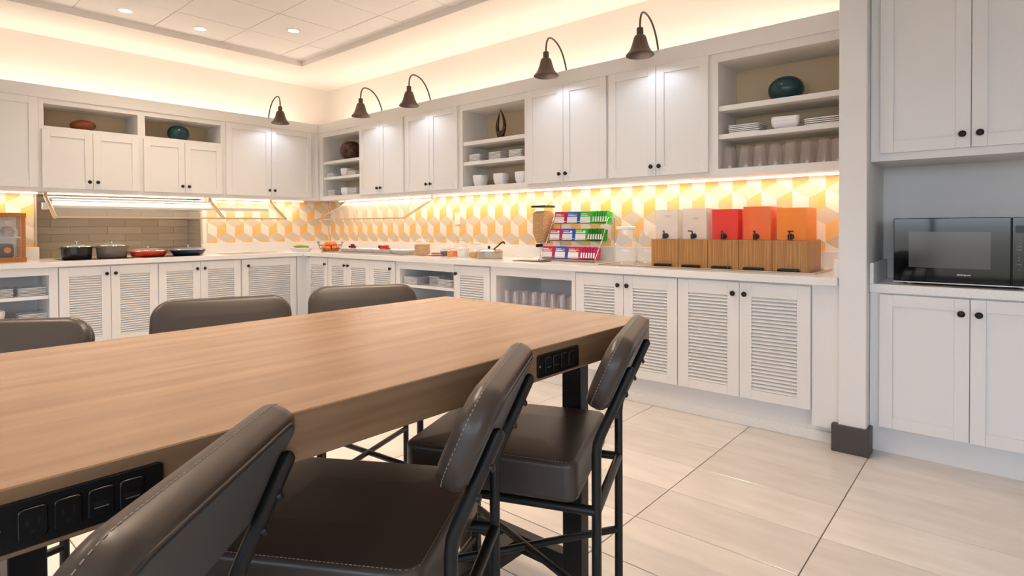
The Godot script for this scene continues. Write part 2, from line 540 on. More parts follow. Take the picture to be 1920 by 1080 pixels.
# ---------------------------------------------------------------- the room
func shell() -> void:
	# floor slab with its tiles
	var fl := struct("floor", MB.new().span(Vector3(-0.4, -0.12, -0.2), Vector3(10.2, -0.004, 9.2)).mesh(), "grout")
	var rest := MB.new()
	var tm := bm(0.609, 0.016, 0.304, 0.0012)
	var nx := 0
	for i in range(-10, 7):
		for k in range(-2, 28):
			var x := 5.952 + 0.613 * i + 0.3065
			var z := 0.685 + 0.308 * k + 0.154
			if x < 0.2 or z < 0.45 or x > 9.9 or z > 8.9:
				continue
			if x > 0.9 and x < 7.9 and z < 5.2:
				nx += 1
				put(fl, "tile", tm, "floor_tile%d" % rng.randi_range(0, 3), Vector3(x, -0.008, z))
			else:
				rest.box(Vector3(x, -0.008, z), Vector3(0.609, 0.016, 0.304))
	var ro := put(fl, "distant_tiles", rest.mesh(), "floor_tile1")
	ro.set_meta("kind", "stuff")
	# left wall with the tiled recess behind the pots
	var w := MB.new()
	w.span(Vector3(-0.4, 0, -0.2), Vector3(0, 3.1, 1.53)).span(Vector3(-0.4, 0, 2.89), Vector3(0, 3.1, 9.2))
	w.span(Vector3(-0.4, 0, 1.53), Vector3(0, 0.86, 2.89)).span(Vector3(-0.4, 1.49, 1.53), Vector3(0, 3.1, 2.89)).span(Vector3(-0.55, 0, 1.3), Vector3(-0.335, 3.1, 3.1))
	struct("wall_left", w.mesh(), "wall")
	struct("wall_back", MB.new().span(Vector3(0, 0, -0.2), Vector3(5.83, 3.1, 0)).mesh(), "wall")
	# the wall end beside the counter, with its dark base
	struct("wall_end", MB.new().span(Vector3(5.815, 0, -0.2), Vector3(5.942, 3.1, 0.625), 0.004).mesh(), "grey_paint")
	struct("baseboard_end", MB.new().span(Vector3(5.786, 0, 0.53), Vector3(5.957, 0.141, 0.641), 0.003).mesh(), "dark_base")
	struct("wall_niche", MB.new().span(Vector3(5.942, 0, -0.2), Vector3(7.55, 3.1, 0.11)).mesh(), "grey_paint")
	struct("wall_corridor", MB.new().span(Vector3(7.52, 0, -0.2), Vector3(10.2, 3.1, 0.625), 0.004).mesh(), "grey_paint")
	# window walls on the right and behind the camera
	var r := MB.new()
	r.span(Vector3(10, 0, 0.6), Vector3(10.2, 3.1, 5.0)).span(Vector3(10, 0, 8.4), Vector3(10.2, 3.1, 9.2)).span(Vector3(10, 2.7, 5.0), Vector3(10.2, 3.1, 8.4)).span(Vector3(10, 0, 5.0), Vector3(10.2, 0.25, 8.4))
	struct("wall_right", r.mesh(), "wall")
	var q := MB.new()
	q.span(Vector3(-0.4, 0, 9), Vector3(4.2, 3.1, 9.2)).span(Vector3(9.4, 0, 9), Vector3(10.2, 3.1, 9.2)).span(Vector3(4.2, 2.7, 9), Vector3(9.4, 3.1, 9.2)).span(Vector3(4.2, 0, 9), Vector3(9.4, 0.25, 9.2))
	struct("wall_front", q.mesh(), "wall")
	for wi in 2:
		var o := Node3D.new()
		o.name = "window_%d" % (wi + 1)
		o.set_meta("kind", "structure")
		add_child(o)
		var len: float = [3.4, 5.2][wi]
		o.position = [Vector3(10.1, 0.25, 6.7), Vector3(6.8, 0.25, 9.1)][wi]
		o.rotation_degrees.y = [90.0, 0.0][wi]
		var fr := MB.new()
		fr.span(Vector3(-len / 2, 0, -0.04), Vector3(len / 2, 0.06, 0.04)).span(Vector3(-len / 2, 2.39, -0.04), Vector3(len / 2, 2.45, 0.04))
		for k in 5:
			var x := -len / 2 + 0.03 + (len - 0.06) * k / 4.0
			fr.span(Vector3(x - 0.03, 0.06, -0.04), Vector3(x + 0.03, 2.39, 0.04))
		put(o, "window_frame", fr.mesh(), "black_metal")
		for k in 4:
			put(o, "pane", bm((len - 0.06) / 4 - 0.06, 2.33, 0.006), "window_glass", Vector3(-len / 2 + 0.03 + (len - 0.06) * (k + 0.5) / 4.0, 1.225, 0))
	# ceiling: a lower band along the two walls, and the tiled field a step higher
	var c := MB.new()
	c.span(Vector3(-0.4, 2.89, -0.2), Vector3(0.8, 3.15, 9.2)).span(Vector3(0.8, 2.89, -0.2), Vector3(10.2, 3.15, 0.8)).span(Vector3(0.8, 2.956, 0.8), Vector3(10.2, 3.15, 9.2))
	var ce := struct("ceiling", c.mesh(), "wall")
	var gr := MB.new()
	for i in range(0, 16):
		var x := 1.343 + 0.58 * i
		gr.span(Vector3(x - 0.009, 2.9475, 0.8), Vector3(x + 0.009, 2.9555, 9.0))
	for k in range(0, 14):
		var z := 1.06 + 0.575 * k
		gr.span(Vector3(0.8, 2.9475, z - 0.009), Vector3(10.0, 2.9555, z + 0.009))
	put(ce, "grid_frame", gr.mesh(), "grid")
	for i in range(-1, 16):
		for k in range(-1, 14):
			var x0 := maxf(1.343 + 0.58 * i, 0.79) + 0.004
			var x1 := minf(1.343 + 0.58 * (i + 1), 10.0) - 0.004
			var z0 := maxf(1.06 + 0.575 * k, 0.79) + 0.004
			var z1 := minf(1.06 + 0.575 * (k + 1), 9.0) - 0.004
			put(ce, "ceiling_tile", bm(x1 - x0, 0.012, z1 - z0), "ceiling_tile", Vector3((x0 + x1) / 2, 2.951 - (0.0 if (i + k) % 2 else 0.001), (z0 + z1) / 2))
	# plinths under the cabinets
	var pl := MB.new()
	pl.span(Vector3(0.44, 0, 0.30), Vector3(5.815, 0.19, 0.538)).span(Vector3(0.0, 0, 0.30), Vector3(0.42, 0.19, 3.75))
	struct("trim_1", pl.mesh(), "paint")
	var b2 := MB.new()
	b2.span(Vector3(0.43, 0, 0.538), Vector3(5.785, 0.062, 0.547), 0.002).span(Vector3(0.42, 0, 0.547), Vector3(0.429, 0.062, 3.75), 0.002)
	struct("baseboard_back", b2.mesh(), "quartz")

func wall_tiles() -> void:
	# tumbling-block tiles: a tan rhombus on top, cream on its left face and yellow on its right face
	var s := 0.111
	var hw := 0.09613
	for wall in 2:
		var zones: Array = [[[0.0, 5.815]], [[0.0, 1.47], [2.905, 3.80]]][wall]
		var node := get_node("wall_back" if wall == 0 else "wall_left")
		var list := []
		for zn in zones:
			for row in 5:
				var ty := 1.628 - 0.1665 * row
				for k in range(-2, 64):
					var cx: float
					if wall == 0:
						cx = 5.6215 - hw * 2.0 * k + (hw if row % 2 == 1 else 0.0)
					else:
						cx = 1.364 + hw * 2.0 * (k - 16) + (hw if row % 2 == 1 else 0.0)
					# a runs to the viewer's right: +x on the long wall, -z on the left wall
					var sg := 1.0 if wall == 0 else -1.0
					var L := Vector2(cx - sg * hw, ty - s / 2)
					var R := Vector2(cx + sg * hw, ty - s / 2)
					var T := Vector2(cx, ty)
					var B := Vector2(cx, ty - s)
					var dn := Vector2(0, -s)
					for f in [[[T, R, B, L], "tan_tile"], [[L, B, B + dn, L + dn], "cream_tile"], [[B, R, R + dn, B + dn], "yellow_tile"]]:
						var poly := PackedVector2Array(f[0])
						var win := PackedVector2Array([Vector2(zn[0], 1.016), Vector2(zn[1], 1.016), Vector2(zn[1], 1.489), Vector2(zn[0], 1.489)])
						var cut := Geometry2D.intersect_polygons(poly, win)
						if cut.is_empty():
							continue
						var ins := Geometry2D.offset_polygon(cut[0], -0.0011, Geometry2D.JOIN_MITER)
						if ins.is_empty():
							continue
						var p: PackedVector2Array = ins[0]
						var area2 := 0.0
						var mid := Vector2.ZERO
						for q in p.size():
							area2 += p[q].cross(p[(q + 1) % p.size()])
							mid += p[q] / p.size()
						if absf(area2) < 0.0002:
							continue
						var at := Vector3(mid.x, mid.y, 0) if wall == 0 else Vector3(0, mid.y, mid.x)
						var dist := at.distance_to(Vector3(6.479, 1.18, 4.003))
						var cosv := 4.0 / dist if wall == 0 else 6.4 / dist
						list.append([absf(area2) * cosv / (dist * dist), p, mid, f[1]])
		list.sort_custom(func(a, b): return a[0] > b[0])
		var left := {}
		for i in list.size():
			var p: PackedVector2Array = list[i][1]
			var mid: Vector2 = list[i][2]
			var x := Transform3D.IDENTITY if wall == 0 else Transform3D(Basis(Vector3(0, 0, 1), Vector3(0, 1, 0), Vector3(1, 0, 0)), V0)
			if i < 295:
				var q := PackedVector2Array()
				for e in p:
					q.append(e - mid)
				put(node, "tile", MB.new().prism(q, 0.006, x).mesh(), list[i][3], Vector3(mid.x, mid.y, 0.0) if wall == 0 else Vector3(0.0, mid.y, mid.x))
			else:
				if not left.has(list[i][3]):
					left[list[i][3]] = MB.new()
				left[list[i][3]].prism(p, 0.006, x)
		for k in left:
			var o := put(node, "distant_tiles", left[k].mesh(), k)
			o.set_meta("kind", "stuff")
		# the grout bed between the tiles
		for zn in zones:
			if wall == 0:
				bar(node, "grout_bed", Vector3(zn[0] + 0.005, 1.016, 0.0), Vector3(zn[1], 1.489, 0.0045), "tile_grout")
			else:
				bar(node, "grout_bed", Vector3(0.0, 1.016, zn[0] + 0.005), Vector3(0.0045, 1.489, zn[1]), "tile_grout")
	# grey subway tiles in the recess: back and the two sides
	var wl := get_node("wall_left")
	bar(wl, "grout_bed", Vector3(-0.335, 0.905, 1.53), Vector3(-0.330, 1.49, 2.89), "subway_grout")
	for row in 8:
		var y0 := 0.906 + 0.0735 * row
		var y1 := minf(y0 + 0.0715, 1.489)
		var z := 1.532 - (0.15 if row % 2 else 0.0)
		while z < 2.888:
			var a := maxf(z, 1.537)
			var b := minf(z + 0.298, 2.883)
			if b - a > 0.02:
				put(wl, "subway_tile", bm(0.006, y1 - y0, b - a, 0.0012), "subway%d" % rng.randi_range(0, 3), Vector3(-0.327, (y0 + y1) / 2, (a + b) / 2))
			z += 0.30
		for side in [1.533, 2.887]:
			put(wl, "subway_tile", bm(0.318, y1 - y0, 0.006, 0.0012), "subway%d" % rng.randi_range(0, 3), Vector3(-0.165, (y0 + y1) / 2, side))
	var tr := MB.new()
	tr.span(Vector3(-0.004, 0.905, 1.516), Vector3(0.012, 1.49, 1.531)).span(Vector3(-0.004, 0.905, 2.889), Vector3(0.012, 1.49, 2.904))
	struct("trim_2", tr.mesh(), "champagne")


# ---------------------------------------------------------------- cabinets
func knob_mesh() -> ArrayMesh:
	if not cache.has("knob"):
		cache["knob"] = MB.new().lathe([Vector2(0.0075, 0.0), Vector2(0.006, 0.006), Vector2(0.0065, 0.013), Vector2(0.0145, 0.017), Vector2(0.0155, 0.021), Vector2(0.012, 0.026), Vector2(0.006, 0.0285), Vector2(0.0, 0.029)], 18).mesh()
	return cache["knob"]

func door(t: Node3D, x0: float, x1: float, y0: float, y1: float, z: float, knob: float, ky: float, louver := false) -> void:
	var g := 0.0015
	var w := x1 - x0 - 2 * g
	var h := y1 - y0 - 2 * g
	var r := 0.068 if louver else 0.058
	var rb := 0.055 if louver else 0.058
	var key := "door%s%.3f,%.3f" % [louver, w, h]
	if not cache.has(key):
		var m := MB.new()
		var hx := w / 2
		var hy := h / 2
		m.span(Vector3(-hx, -hy, 0), Vector3(-hx + r, hy, 0.02), 0.0015).span(Vector3(hx - r, -hy, 0), Vector3(hx, hy, 0.02), 0.0015)
		m.span(Vector3(-hx + r, -hy, 0), Vector3(hx - r, -hy + rb, 0.0198), 0.001).span(Vector3(-hx + r, hy - rb - (0.025 if louver else 0.0), 0), Vector3(hx - r, hy, 0.0198), 0.001)
		m.span(Vector3(-hx + r - 0.002, -hy + 0.03, 0.0), Vector3(hx - r + 0.002, hy - 0.03, 0.002 if louver else 0.011))
		cache[key] = m.mesh()
	var d := put(t, "door", cache[key], "paint", Vector3((x0 + x1) / 2, (y0 + y1) / 2, z))
	if louver:
		var lo := -h / 2 + rb
		var hi := h / 2 - rb - 0.025
		var pitch := (hi - lo) / 26.0
		var sm := bm(w - 2 * r, 0.0225, 0.0045, 0.001)
		for k in 26:
			put(d, "slat", sm, "paint", Vector3(0, lo + pitch * (k + 0.5), 0.0108), Vector3(-47, 0, 0))
	if knob > -50.0:
		put(d, "knob", knob_mesh(), "knob", Vector3(knob - (x0 + x1) / 2, ky - (y0 + y1) / 2, 0.02), Vector3(90, 0, 0))

func case_body(t: Node3D, w: float, y0: float, y1: float, d: float, mt := "paint") -> void:
	bar(t, "body", Vector3(0.0, y0, 0.002), Vector3(w, y1, d), mt)

func open_body(t: Node3D, w: float, y0: float, y1: float, d: float, o: Rect2, shelves: Array) -> void:
	var m := MB.new()
	var a := o.position
	var b := o.end
	m.span(Vector3(0, y0, 0.002), Vector3(a.x, y1, d), 0.001).span(Vector3(b.x, y0, 0.002), Vector3(w, y1, d), 0.001)
	m.span(Vector3(a.x, y0, 0.002), Vector3(b.x, a.y, d)).span(Vector3(a.x, b.y, 0.002), Vector3(b.x, y1, d))
	put(t, "body", m.mesh(), "paint")
	bar(t, "back_panel", Vector3(a.x, a.y, 0.002), Vector3(b.x, b.y, 0.016), "warm_lit_back" if y1 > 1.5 else "paint")
	for s in shelves:
		bar(t, "shelf", Vector3(a.x + 0.001, s[0], 0.018), Vector3(b.x - 0.001, s[1], d - 0.012), "paint", 0.001)

func cabinets() -> void:
	# wall cabinets of the long wall
	var yb := 1.494
	var yt := 2.284
	var D := 0.34
	for u in [[1.17, 1.925, 1.535, "white two-door wall cabinet right of the corner shelf"], [1.925, 2.70, 2.31, "white two-door wall cabinet left of the horn sculpture shelf"],
			[3.505, 4.265, 3.872, "white two-door wall cabinet right of the horn sculpture shelf"], [4.265, 5.022, 4.65, "white two-door wall cabinet beside the drinking glass shelf"]]:
		var t := thing("wall_cabinet", u[3], "cabinet", Vector3(u[0], 0, 0), 0, "two-door wall cabinets")
		var w: float = u[1] - u[0]
		var mid: float = u[2] - u[0]
		case_body(t, w, yb, yt, D)
		var e: float = mid - (0.375 if u[0] > 3.0 else 0.36)
		e = maxf(e, 0.004)
		var e2 := minf(mid + 0.385, w - 0.005)
		door(t, e, mid, 1.525, 2.277, D, mid - 0.03, 1.588)
		door(t, mid, e2, 1.525, 2.277, D, mid + 0.03, 1.588)
	for u in [[0.385, 1.17, 0.422, 1.160, "white open corner wall cabinet holding the dark burl vase"], [2.70, 3.505, 2.745, 3.470, "white open wall cabinet holding the brown horn sculpture"], [5.022, 5.813, 5.073, 5.790, "white open wall cabinet with teal vase, dishes and tumblers"]]:
		var t := thing("open_wall_cabinet", u[4], "cabinet", Vector3(u[0], 0, 0), 0, "open wall cabinets")
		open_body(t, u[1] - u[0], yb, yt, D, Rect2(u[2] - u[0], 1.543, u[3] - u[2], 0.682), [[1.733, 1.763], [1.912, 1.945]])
	# wall cabinets of the left wall (local x runs from left to right as seen)
	for u in [[3.665, 2.925, "white two-door wall cabinet cut off by the left picture edge", 0], [2.925, 2.175, "white wall cabinet with the amber vase in its top niche", 1], [2.175, 1.43, "white wall cabinet with the small teal vase in its top niche", 1], [1.43, 0.385, "white two-door wall cabinet beside the corner, under a gooseneck lamp", 2]]:
		var t := thing("wall_cabinet", u[2], "cabinet", Vector3(0, 0, u[0]), 90, "wall cabinets of the left wall")
		var w: float = u[0] - u[1]
		if u[3] == 1:
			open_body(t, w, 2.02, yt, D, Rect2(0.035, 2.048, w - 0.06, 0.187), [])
			bar(t, "lower_body", Vector3(0, yb, 0.002), Vector3(w, 2.02, D), "paint")
			door(t, 0.016, 0.372, 1.523, 2.021, D, 0.342, 1.588)
			door(t, 0.372, w - 0.018, 1.523, 2.021, D, 0.402, 1.588)
		elif u[3] == 2:
			case_body(t, w, yb, yt, D)
			door(t, 0.02, 0.503, 1.523, 2.277, D, 0.473, 1.588)
			door(t, 0.503, 0.985, 1.523, 2.277, D, 0.533, 1.588)
		else:
			case_body(t, w, yb, yt, D)
			door(t, 0.005, 0.365, 1.523, 2.277, D, 0.335, 1.588)
			door(t, 0.365, w - 0.008, 1.523, 2.277, D, 0.395, 1.588)
	var fa := MB.new()
	fa.span(Vector3(0.34, 2.278, 0.325), Vector3(5.815, 2.384, 0.352), 0.001).span(Vector3(0.325, 2.278, 0.34), Vector3(0.352, 2.384, 3.668), 0.001)
	fa.span(Vector3(0.345, 1.494, 0.2), Vector3(0.386, 2.283, 0.341)).span(Vector3(0.2, 1.494, 0.345), Vector3(0.341, 2.283, 0.386))
	struct("trim_3", fa.mesh(), "paint")
	# base cabinets of the long wall, louvred doors
	var B := 0.59
	for u in [[0.515, 0.945, [[0.53, 0.94, 0.905]], "white louvred base cabinet beside the inner corner, below the orange basket"],
			[0.945, 1.70, [[0.95, 1.31, 1.278], [1.31, 1.70, 1.343]], "white two-door louvred base cabinet below the fruit dishes"],
			[1.70, 2.11, [[1.70, 2.10, 2.04]], "white single-door louvred base cabinet left of the plate shelf"],
			[2.90, 3.328, [[2.907, 3.321, 2.941]], "white single-door louvred base cabinet between plate shelf and glass shelf"],
			[4.15, 4.922, [[4.156, 4.539, 4.504], [4.539, 4.920, 4.572]], "white two-door louvred base cabinet right of the glass shelf"],
			[4.922, 5.685, [[4.923, 5.301, 5.268], [5.301, 5.681, 5.334]], "white two-door louvred base cabinet below the juice dispensers"]]:
		var t := thing("base_cabinet", u[3], "cabinet", Vector3(u[0], 0, 0), 0, "louvred base cabinets of the long wall")
		case_body(t, u[1] - u[0], 0.182, 0.861, B)
		for d in u[2]:
			door(t, d[0] - u[0], d[1] - u[0], 0.18, 0.852, B, d[2] - u[0], 0.785, true)
	for u in [[2.11, 2.90, 2.166, 2.895, [[0.625, 0.650], [0.41, 0.435]], 0.23, "white open base cabinet with stacks of small square plates"], [3.328, 4.15, 3.387, 4.117, [], 0.515, "white open base cabinet with a row of plastic tumblers"]]:
		var t := thing("open_base_cabinet", u[6], "cabinet", Vector3(u[0], 0, 0), 0, "open base cabinets")
		open_body(t, u[1] - u[0], 0.182, 0.861, 0.605, Rect2(u[2] - u[0], u[5], u[3] - u[2], 0.792 - u[5]), u[4])
	# base cabinets of the left wall
	var A := 0.46
	for u in [[2.837, 2.09, [[2.832, 2.464, 2.497], [2.464, 2.09, 2.431]], "white two-door louvred base cabinet below the black and taupe pots"],
			[2.09, 1.32, [[2.088, 1.717, 1.752], [1.717, 1.325, 1.682]], "white two-door louvred base cabinet below the blue braiser"],
			[1.32, 0.70, [[1.314, 0.716, 1.256]], "white wide single-door louvred base cabinet in the inner corner"]]:
		var t := thing("base_cabinet", u[3], "cabinet", Vector3(0, 0, u[0]), 90, "louvred base cabinets of the left wall")
		case_body(t, u[0] - u[1], 0.182, 0.861, A)
		for d in u[2]:
			door(t, u[0] - d[0], u[0] - d[1], 0.18, 0.852, A, u[0] - d[2], 0.785, true)
	var t := thing("open_base_cabinet", "white open base cabinet with plates at the left picture edge", "cabinet", Vector3(0, 0, 3.64), 90, "open base cabinets")
	open_body(t, 0.803, 0.182, 0.861, 0.475, Rect2(0.06, 0.23, 0.684, 0.566), [[0.60, 0.629], [0.408, 0.436]])
	var fi := MB.new()
	fi.span(Vector3(0.02, 0.182, 0.02), Vector3(0.474, 0.861, 0.70)).span(Vector3(0.474, 0.182, 0.02), Vector3(0.515, 0.861, 0.596)).span(Vector3(5.685, 0.10, 0.02), Vector3(5.814, 0.861, 0.60))
	struct("trim_4", fi.mesh(), "paint")

func counters() -> void:
	var t := thing("countertop", "long white quartz countertop with upstand below the patterned tiles", "countertop")
	bar(t, "slab", Vector3(0.001, 0.8625, 0.007), Vector3(5.813, 0.905, 0.64), "quartz", 0.002)
	bar(t, "upstand", Vector3(0.021, 0.905, 0.001), Vector3(5.79, 1.016, 0.021), "quartz", 0.001)
	bar(t, "side_upstand", Vector3(5.79, 0.905, 0.001), Vector3(5.813, 1.0, 0.60), "quartz", 0.001)
	t = thing("countertop", "white quartz countertop carrying the cooking pots", "countertop")
	bar(t, "slab", Vector3(0.001, 0.8625, 0.642), Vector3(0.509, 0.905, 3.80), "quartz", 0.002)
	bar(get_node("wall_left"), "ledge", Vector3(-0.33, 0.861, 1.532), Vector3(0.001, 0.905, 2.888), "quartz")
	bar(t, "upstand", Vector3(0.001, 0.905, 0.021), Vector3(0.021, 1.016, 1.53), "quartz", 0.001)
	bar(t, "upstand", Vector3(0.001, 0.905, 2.876), Vector3(0.021, 1.020, 3.80), "quartz", 0.001)

# ---------------------------------------------------------------- table and stools
func table() -> void:
	var t := thing("dining_table", "tall wood-grain table with black steel legs and outlets in its edge", "table", Vector3(5.2553, 0, 3.3863))
	bar(t, "table_top", Vector3(-0.4347, 0.835, -0.9138), Vector3(0.4347, 0.91, 0.9138), "table_wood", 0.0018)
	for sx in [-1.0, 1.0]:
		for sz in [-1.0, 1.0]:
			bar(t, "leg", Vector3(sx * 0.2267 - 0.035, 0, sz * 0.835 - 0.02), Vector3(sx * 0.2267 + 0.035, 0.835, sz * 0.835 + 0.02), "black_metal", 0.002)
	for sz in [-1.0, 1.0]:
		bar(t, "foot_beam", Vector3(-0.191, 0.11, sz * 0.835 - 0.02), Vector3(0.191, 0.17, sz * 0.835 + 0.02), "black_metal", 0.002)
	bar(t, "long_beam", Vector3(-0.03, 0.11, -0.815), Vector3(0.03, 0.17, 0.815), "black_metal", 0.002)
	bar(t, "cable_column", Vector3(-0.035, 0.17, 0.405), Vector3(0.035, 0.835, 0.455), "black_metal", 0.002)
	# two outlet strips in the edge facing the walkway
	for zc in [2.9235 - 3.3863, 3.830 - 3.3863]:
		var o := put(t, "outlet_strip", pad(0.161, 0.052, 0.006, [Vector2(0, 0), Vector2(0, 0.003), Vector2(0.001, 0.004)]).mesh(), "black_plastic", Vector3(0.4347, 0.868, zc), Vector3(0, 0, -90))
		o.rotation_degrees = Vector3(0, 0, 0)
		o.basis = Basis(Vector3(0, 0, -1), Vector3(1, 0, 0), Vector3(0, -1, 0))
		for k in 4:
			var s := put(o, "socket", pad(0.0255, 0.034, 0.002, [Vector2(0, 0.004), Vector2(0, 0.0065), Vector2(0.001, 0.0075)], 2).mesh(), "panel_grey", Vector3(0.049 - 0.0305 * (3 - k), 0, 0))
			s.material_override = M["black_plastic"]
			s.position.x = -0.0455 + 0.0305 * k
			if (zc < 0.0) == (k < 2):
				bar(s, "usb_port", Vector3(-0.007, 0.0070, -0.002), Vector3(0.007, 0.0080, 0.004), "slot")
				bar(s, "port_lip", Vector3(-0.007, 0.0074, 0.004), Vector3(0.007, 0.0084, 0.005), "print_grey")
			else:
				bar(s, "slot", Vector3(-0.006, 0.0070, -0.006), Vector3(-0.004, 0.0080, 0.002), "slot")
				bar(s, "slot", Vector3(0.004, 0.0070, -0.006), Vector3(0.006, 0.0080, 0.002), "slot")
				bar(s, "slot", Vector3(-0.002, 0.0070, 0.006), Vector3(0.002, 0.0080, 0.010), "slot")
		put(o, "screw", MB.new().lathe([Vector2(0.0022, 0.004), Vector2(0.0015, 0.0052), Vector2(0, 0.0054)], 10).mesh(), "brushed", Vector3(-0.073, 0, 0))

func stool(label: String, pos: Vector3, turn: float) -> void:
	# local: seat centre above the origin, the back on the +z side
	var t := thing("counter_stool", label, "stool", pos, turn, "stools at the tall table")
	if not cache.has("seat"):
		cache["seat"] = pad(0.406, 0.445, 0.03, soft(0.095, 0.014, 0.005), 4).mesh()
		cache["back"] = pad(0.45, 0.182, 0.07, soft(0.052, 0.020, 0.004, 0.05), 8).mesh()
		cache["back_panel"] = pad(0.412, 0.146, 0.055, [Vector2(0, 0), Vector2(0, 0.004), Vector2(0.001, 0.005)], 8).mesh()
		var ring := []
		for p in rrect(0.418, 0.152, 0.058, 0.0, 8):
			ring.append(p)
		cache["piping"] = MB.new().tube(ring, 0.003, 6, true).mesh()
		var st := MB.new()
		var path := rrect(0.390, 0.429, 0.024, 0.0, 3)
		for k in path.size():
			var a: Vector3 = path[k]
			var b: Vector3 = path[(k + 1) % path.size()]
			var n := maxi(1, int(a.distance_to(b) / 0.0075))
			for j in n:
				var m := a.lerp(b, (j + 0.5) / n)
				var d := (b - a).normalized() * 0.0022
				st.tube([m - d, m + d], 0.0006, 4)
		cache["stitch"] = st.mesh()
		var s2 := MB.new()
		var pb := rrect(0.4500, 0.1820, 0.070, 0.0345, 14)
		for k in pb.size():
			var a: Vector3 = pb[k]
			var b: Vector3 = pb[(k + 1) % pb.size()]
			var n := maxi(1, int(a.distance_to(b) / 0.0075))
			for j in n:
				var m := a.lerp(b, (j + 0.5) / n)
				var d := (b - a).normalized() * 0.0022
				s2.tube([m - d, m + d], 0.0007, 4)
		cache["stitch_back"] = s2.mesh()
		cache["bolt"] = MB.new().lathe([Vector2(0.0085, 0), Vector2(0.0085, 0.002), Vector2(0.006, 0.006), Vector2(0, 0.0075)], 12).mesh()
	put(t, "seat", cache["seat"], "leather", Vector3(0, 0.545, 0))
	var sp := put(t, "seat_stitching", cache["stitch"], "thread", Vector3(0, 0.6395, 0))
	sp.position.y = 0.6388
	# the back leans by 24 degrees
	var up := Vector3(0, 0.18, 0.08).normalized()
	var out := Vector3(0, -up.z, up.y)
	var bk := put(t, "backrest", cache["back"], "leather")
	bk.transform = Transform3D(Basis(Vector3(1, 0, 0), -out, up), Vector3(0, 0.829, 0.329) - out * 0.0125)
	# local y of the cushion points to the sitter; its rear face is at y = 0
	put(bk, "back_panel", cache["back_panel"], "leather_back", Vector3(0, -0.003, 0))
	put(bk, "piping", cache["piping"], "leather", Vector3(0, 0.0015, 0))
	put(bk, "stitching", cache["stitch_back"], "thread")
	for sx in [-1.0, 1.0]:
		var x: float = 0.169 * sx
		var pts := [Vector3(x, 0, 0.2625), Vector3(x, 0.655, 0.2625), Vector3(x, 0.682, 0.2655), Vector3(x, 0.71, 0.2765), Vector3(x, 0.853, 0.340)]
		var lg := MB.new().tube(pts, 0.0115, 14)
		lg.tube([pts[4], pts[4] + up * 0.005, pts[4] + up * 0.009, pts[4] + up * 0.011], [0.0115, 0.010, 0.006, 0.001], 14)
		put(t, "leg", lg.mesh(), "black_metal")
		put(t, "leg", MB.new().tube([Vector3(x, 0, -0.185), Vector3(x, 0.535, -0.185)], 0.0115, 14).mesh(), "black_metal")
		put(t, "side_rail", MB.new().tube([Vector3(x, 0.524, 0.2625), Vector3(x, 0.524, -0.185)], 0.0115, 12).mesh(), "black_metal")
		for k in [0.805, 0.755]:
			var z: float = 0.2765 + (k - 0.71) / 0.143 * 0.0635
			put(t, "bolt", cache["bolt"], "black_metal", Vector3(x, k, z) + out * 0.010, Vector3(90 - 24, 0, 0))
	put(t, "rear_rail", MB.new().tube([Vector3(-0.169, 0.524, 0.2625), Vector3(0.169, 0.524, 0.2625)], 0.0115, 12).mesh(), "black_metal")
	put(t, "front_rail", MB.new().tube([Vector3(-0.169, 0.524, -0.185), Vector3(0.169, 0.524, -0.185)], 0.0115, 12).mesh(), "black_metal")
	put(t, "foot_rail", MB.new().tube([Vector3(-0.169, 0.21, -0.185), Vector3(0.169, 0.21, -0.185)], 0.0115, 12).mesh(), "black_metal")
	put(t, "cross_brace", MB.new().tube([Vector3(-0.169, 0.315, 0.2625), Vector3(0.169, 0.315, -0.185)], 0.010, 12).mesh(), "black_metal")
	put(t, "cross_brace", MB.new().tube([Vector3(0.169, 0.315, 0.2625), Vector3(-0.169, 0.315, -0.185)], 0.010, 12).mesh(), "black_metal")

func stools() -> void:
	for s in [[5.742, 2.927, 21.7, "dark leather stool at the far end of the table, nearest the pillar"], [5.790, 3.425, 30.5, "dark leather stool in the middle of the near table side"], [5.865, 3.953, 41.5, "dark leather stool closest to the camera, cut by the bottom edge"]]:
		var a := deg_to_rad(s[2])
		var wd := Vector3(sin(a), 0, cos(a))
		var bd := Vector3(cos(a), 0, -sin(a))
		stool(s[3], Vector3(s[0], 0, s[1]) - wd * 0.203 - bd * 0.2225, 90.0 + s[2])
	for s in [[4.654, 2.717, 32.3, "dark leather stool behind the table below the corner counter"], [4.642, 3.247, 24.4, "dark leather stool behind the table, in the middle"], [4.624, 3.92, 41.0, "dark leather stool behind the table at the left picture edge"]]:
		stool(s[3], Vector3(s[0], 0, s[1]), -(90.0 + s[2]))

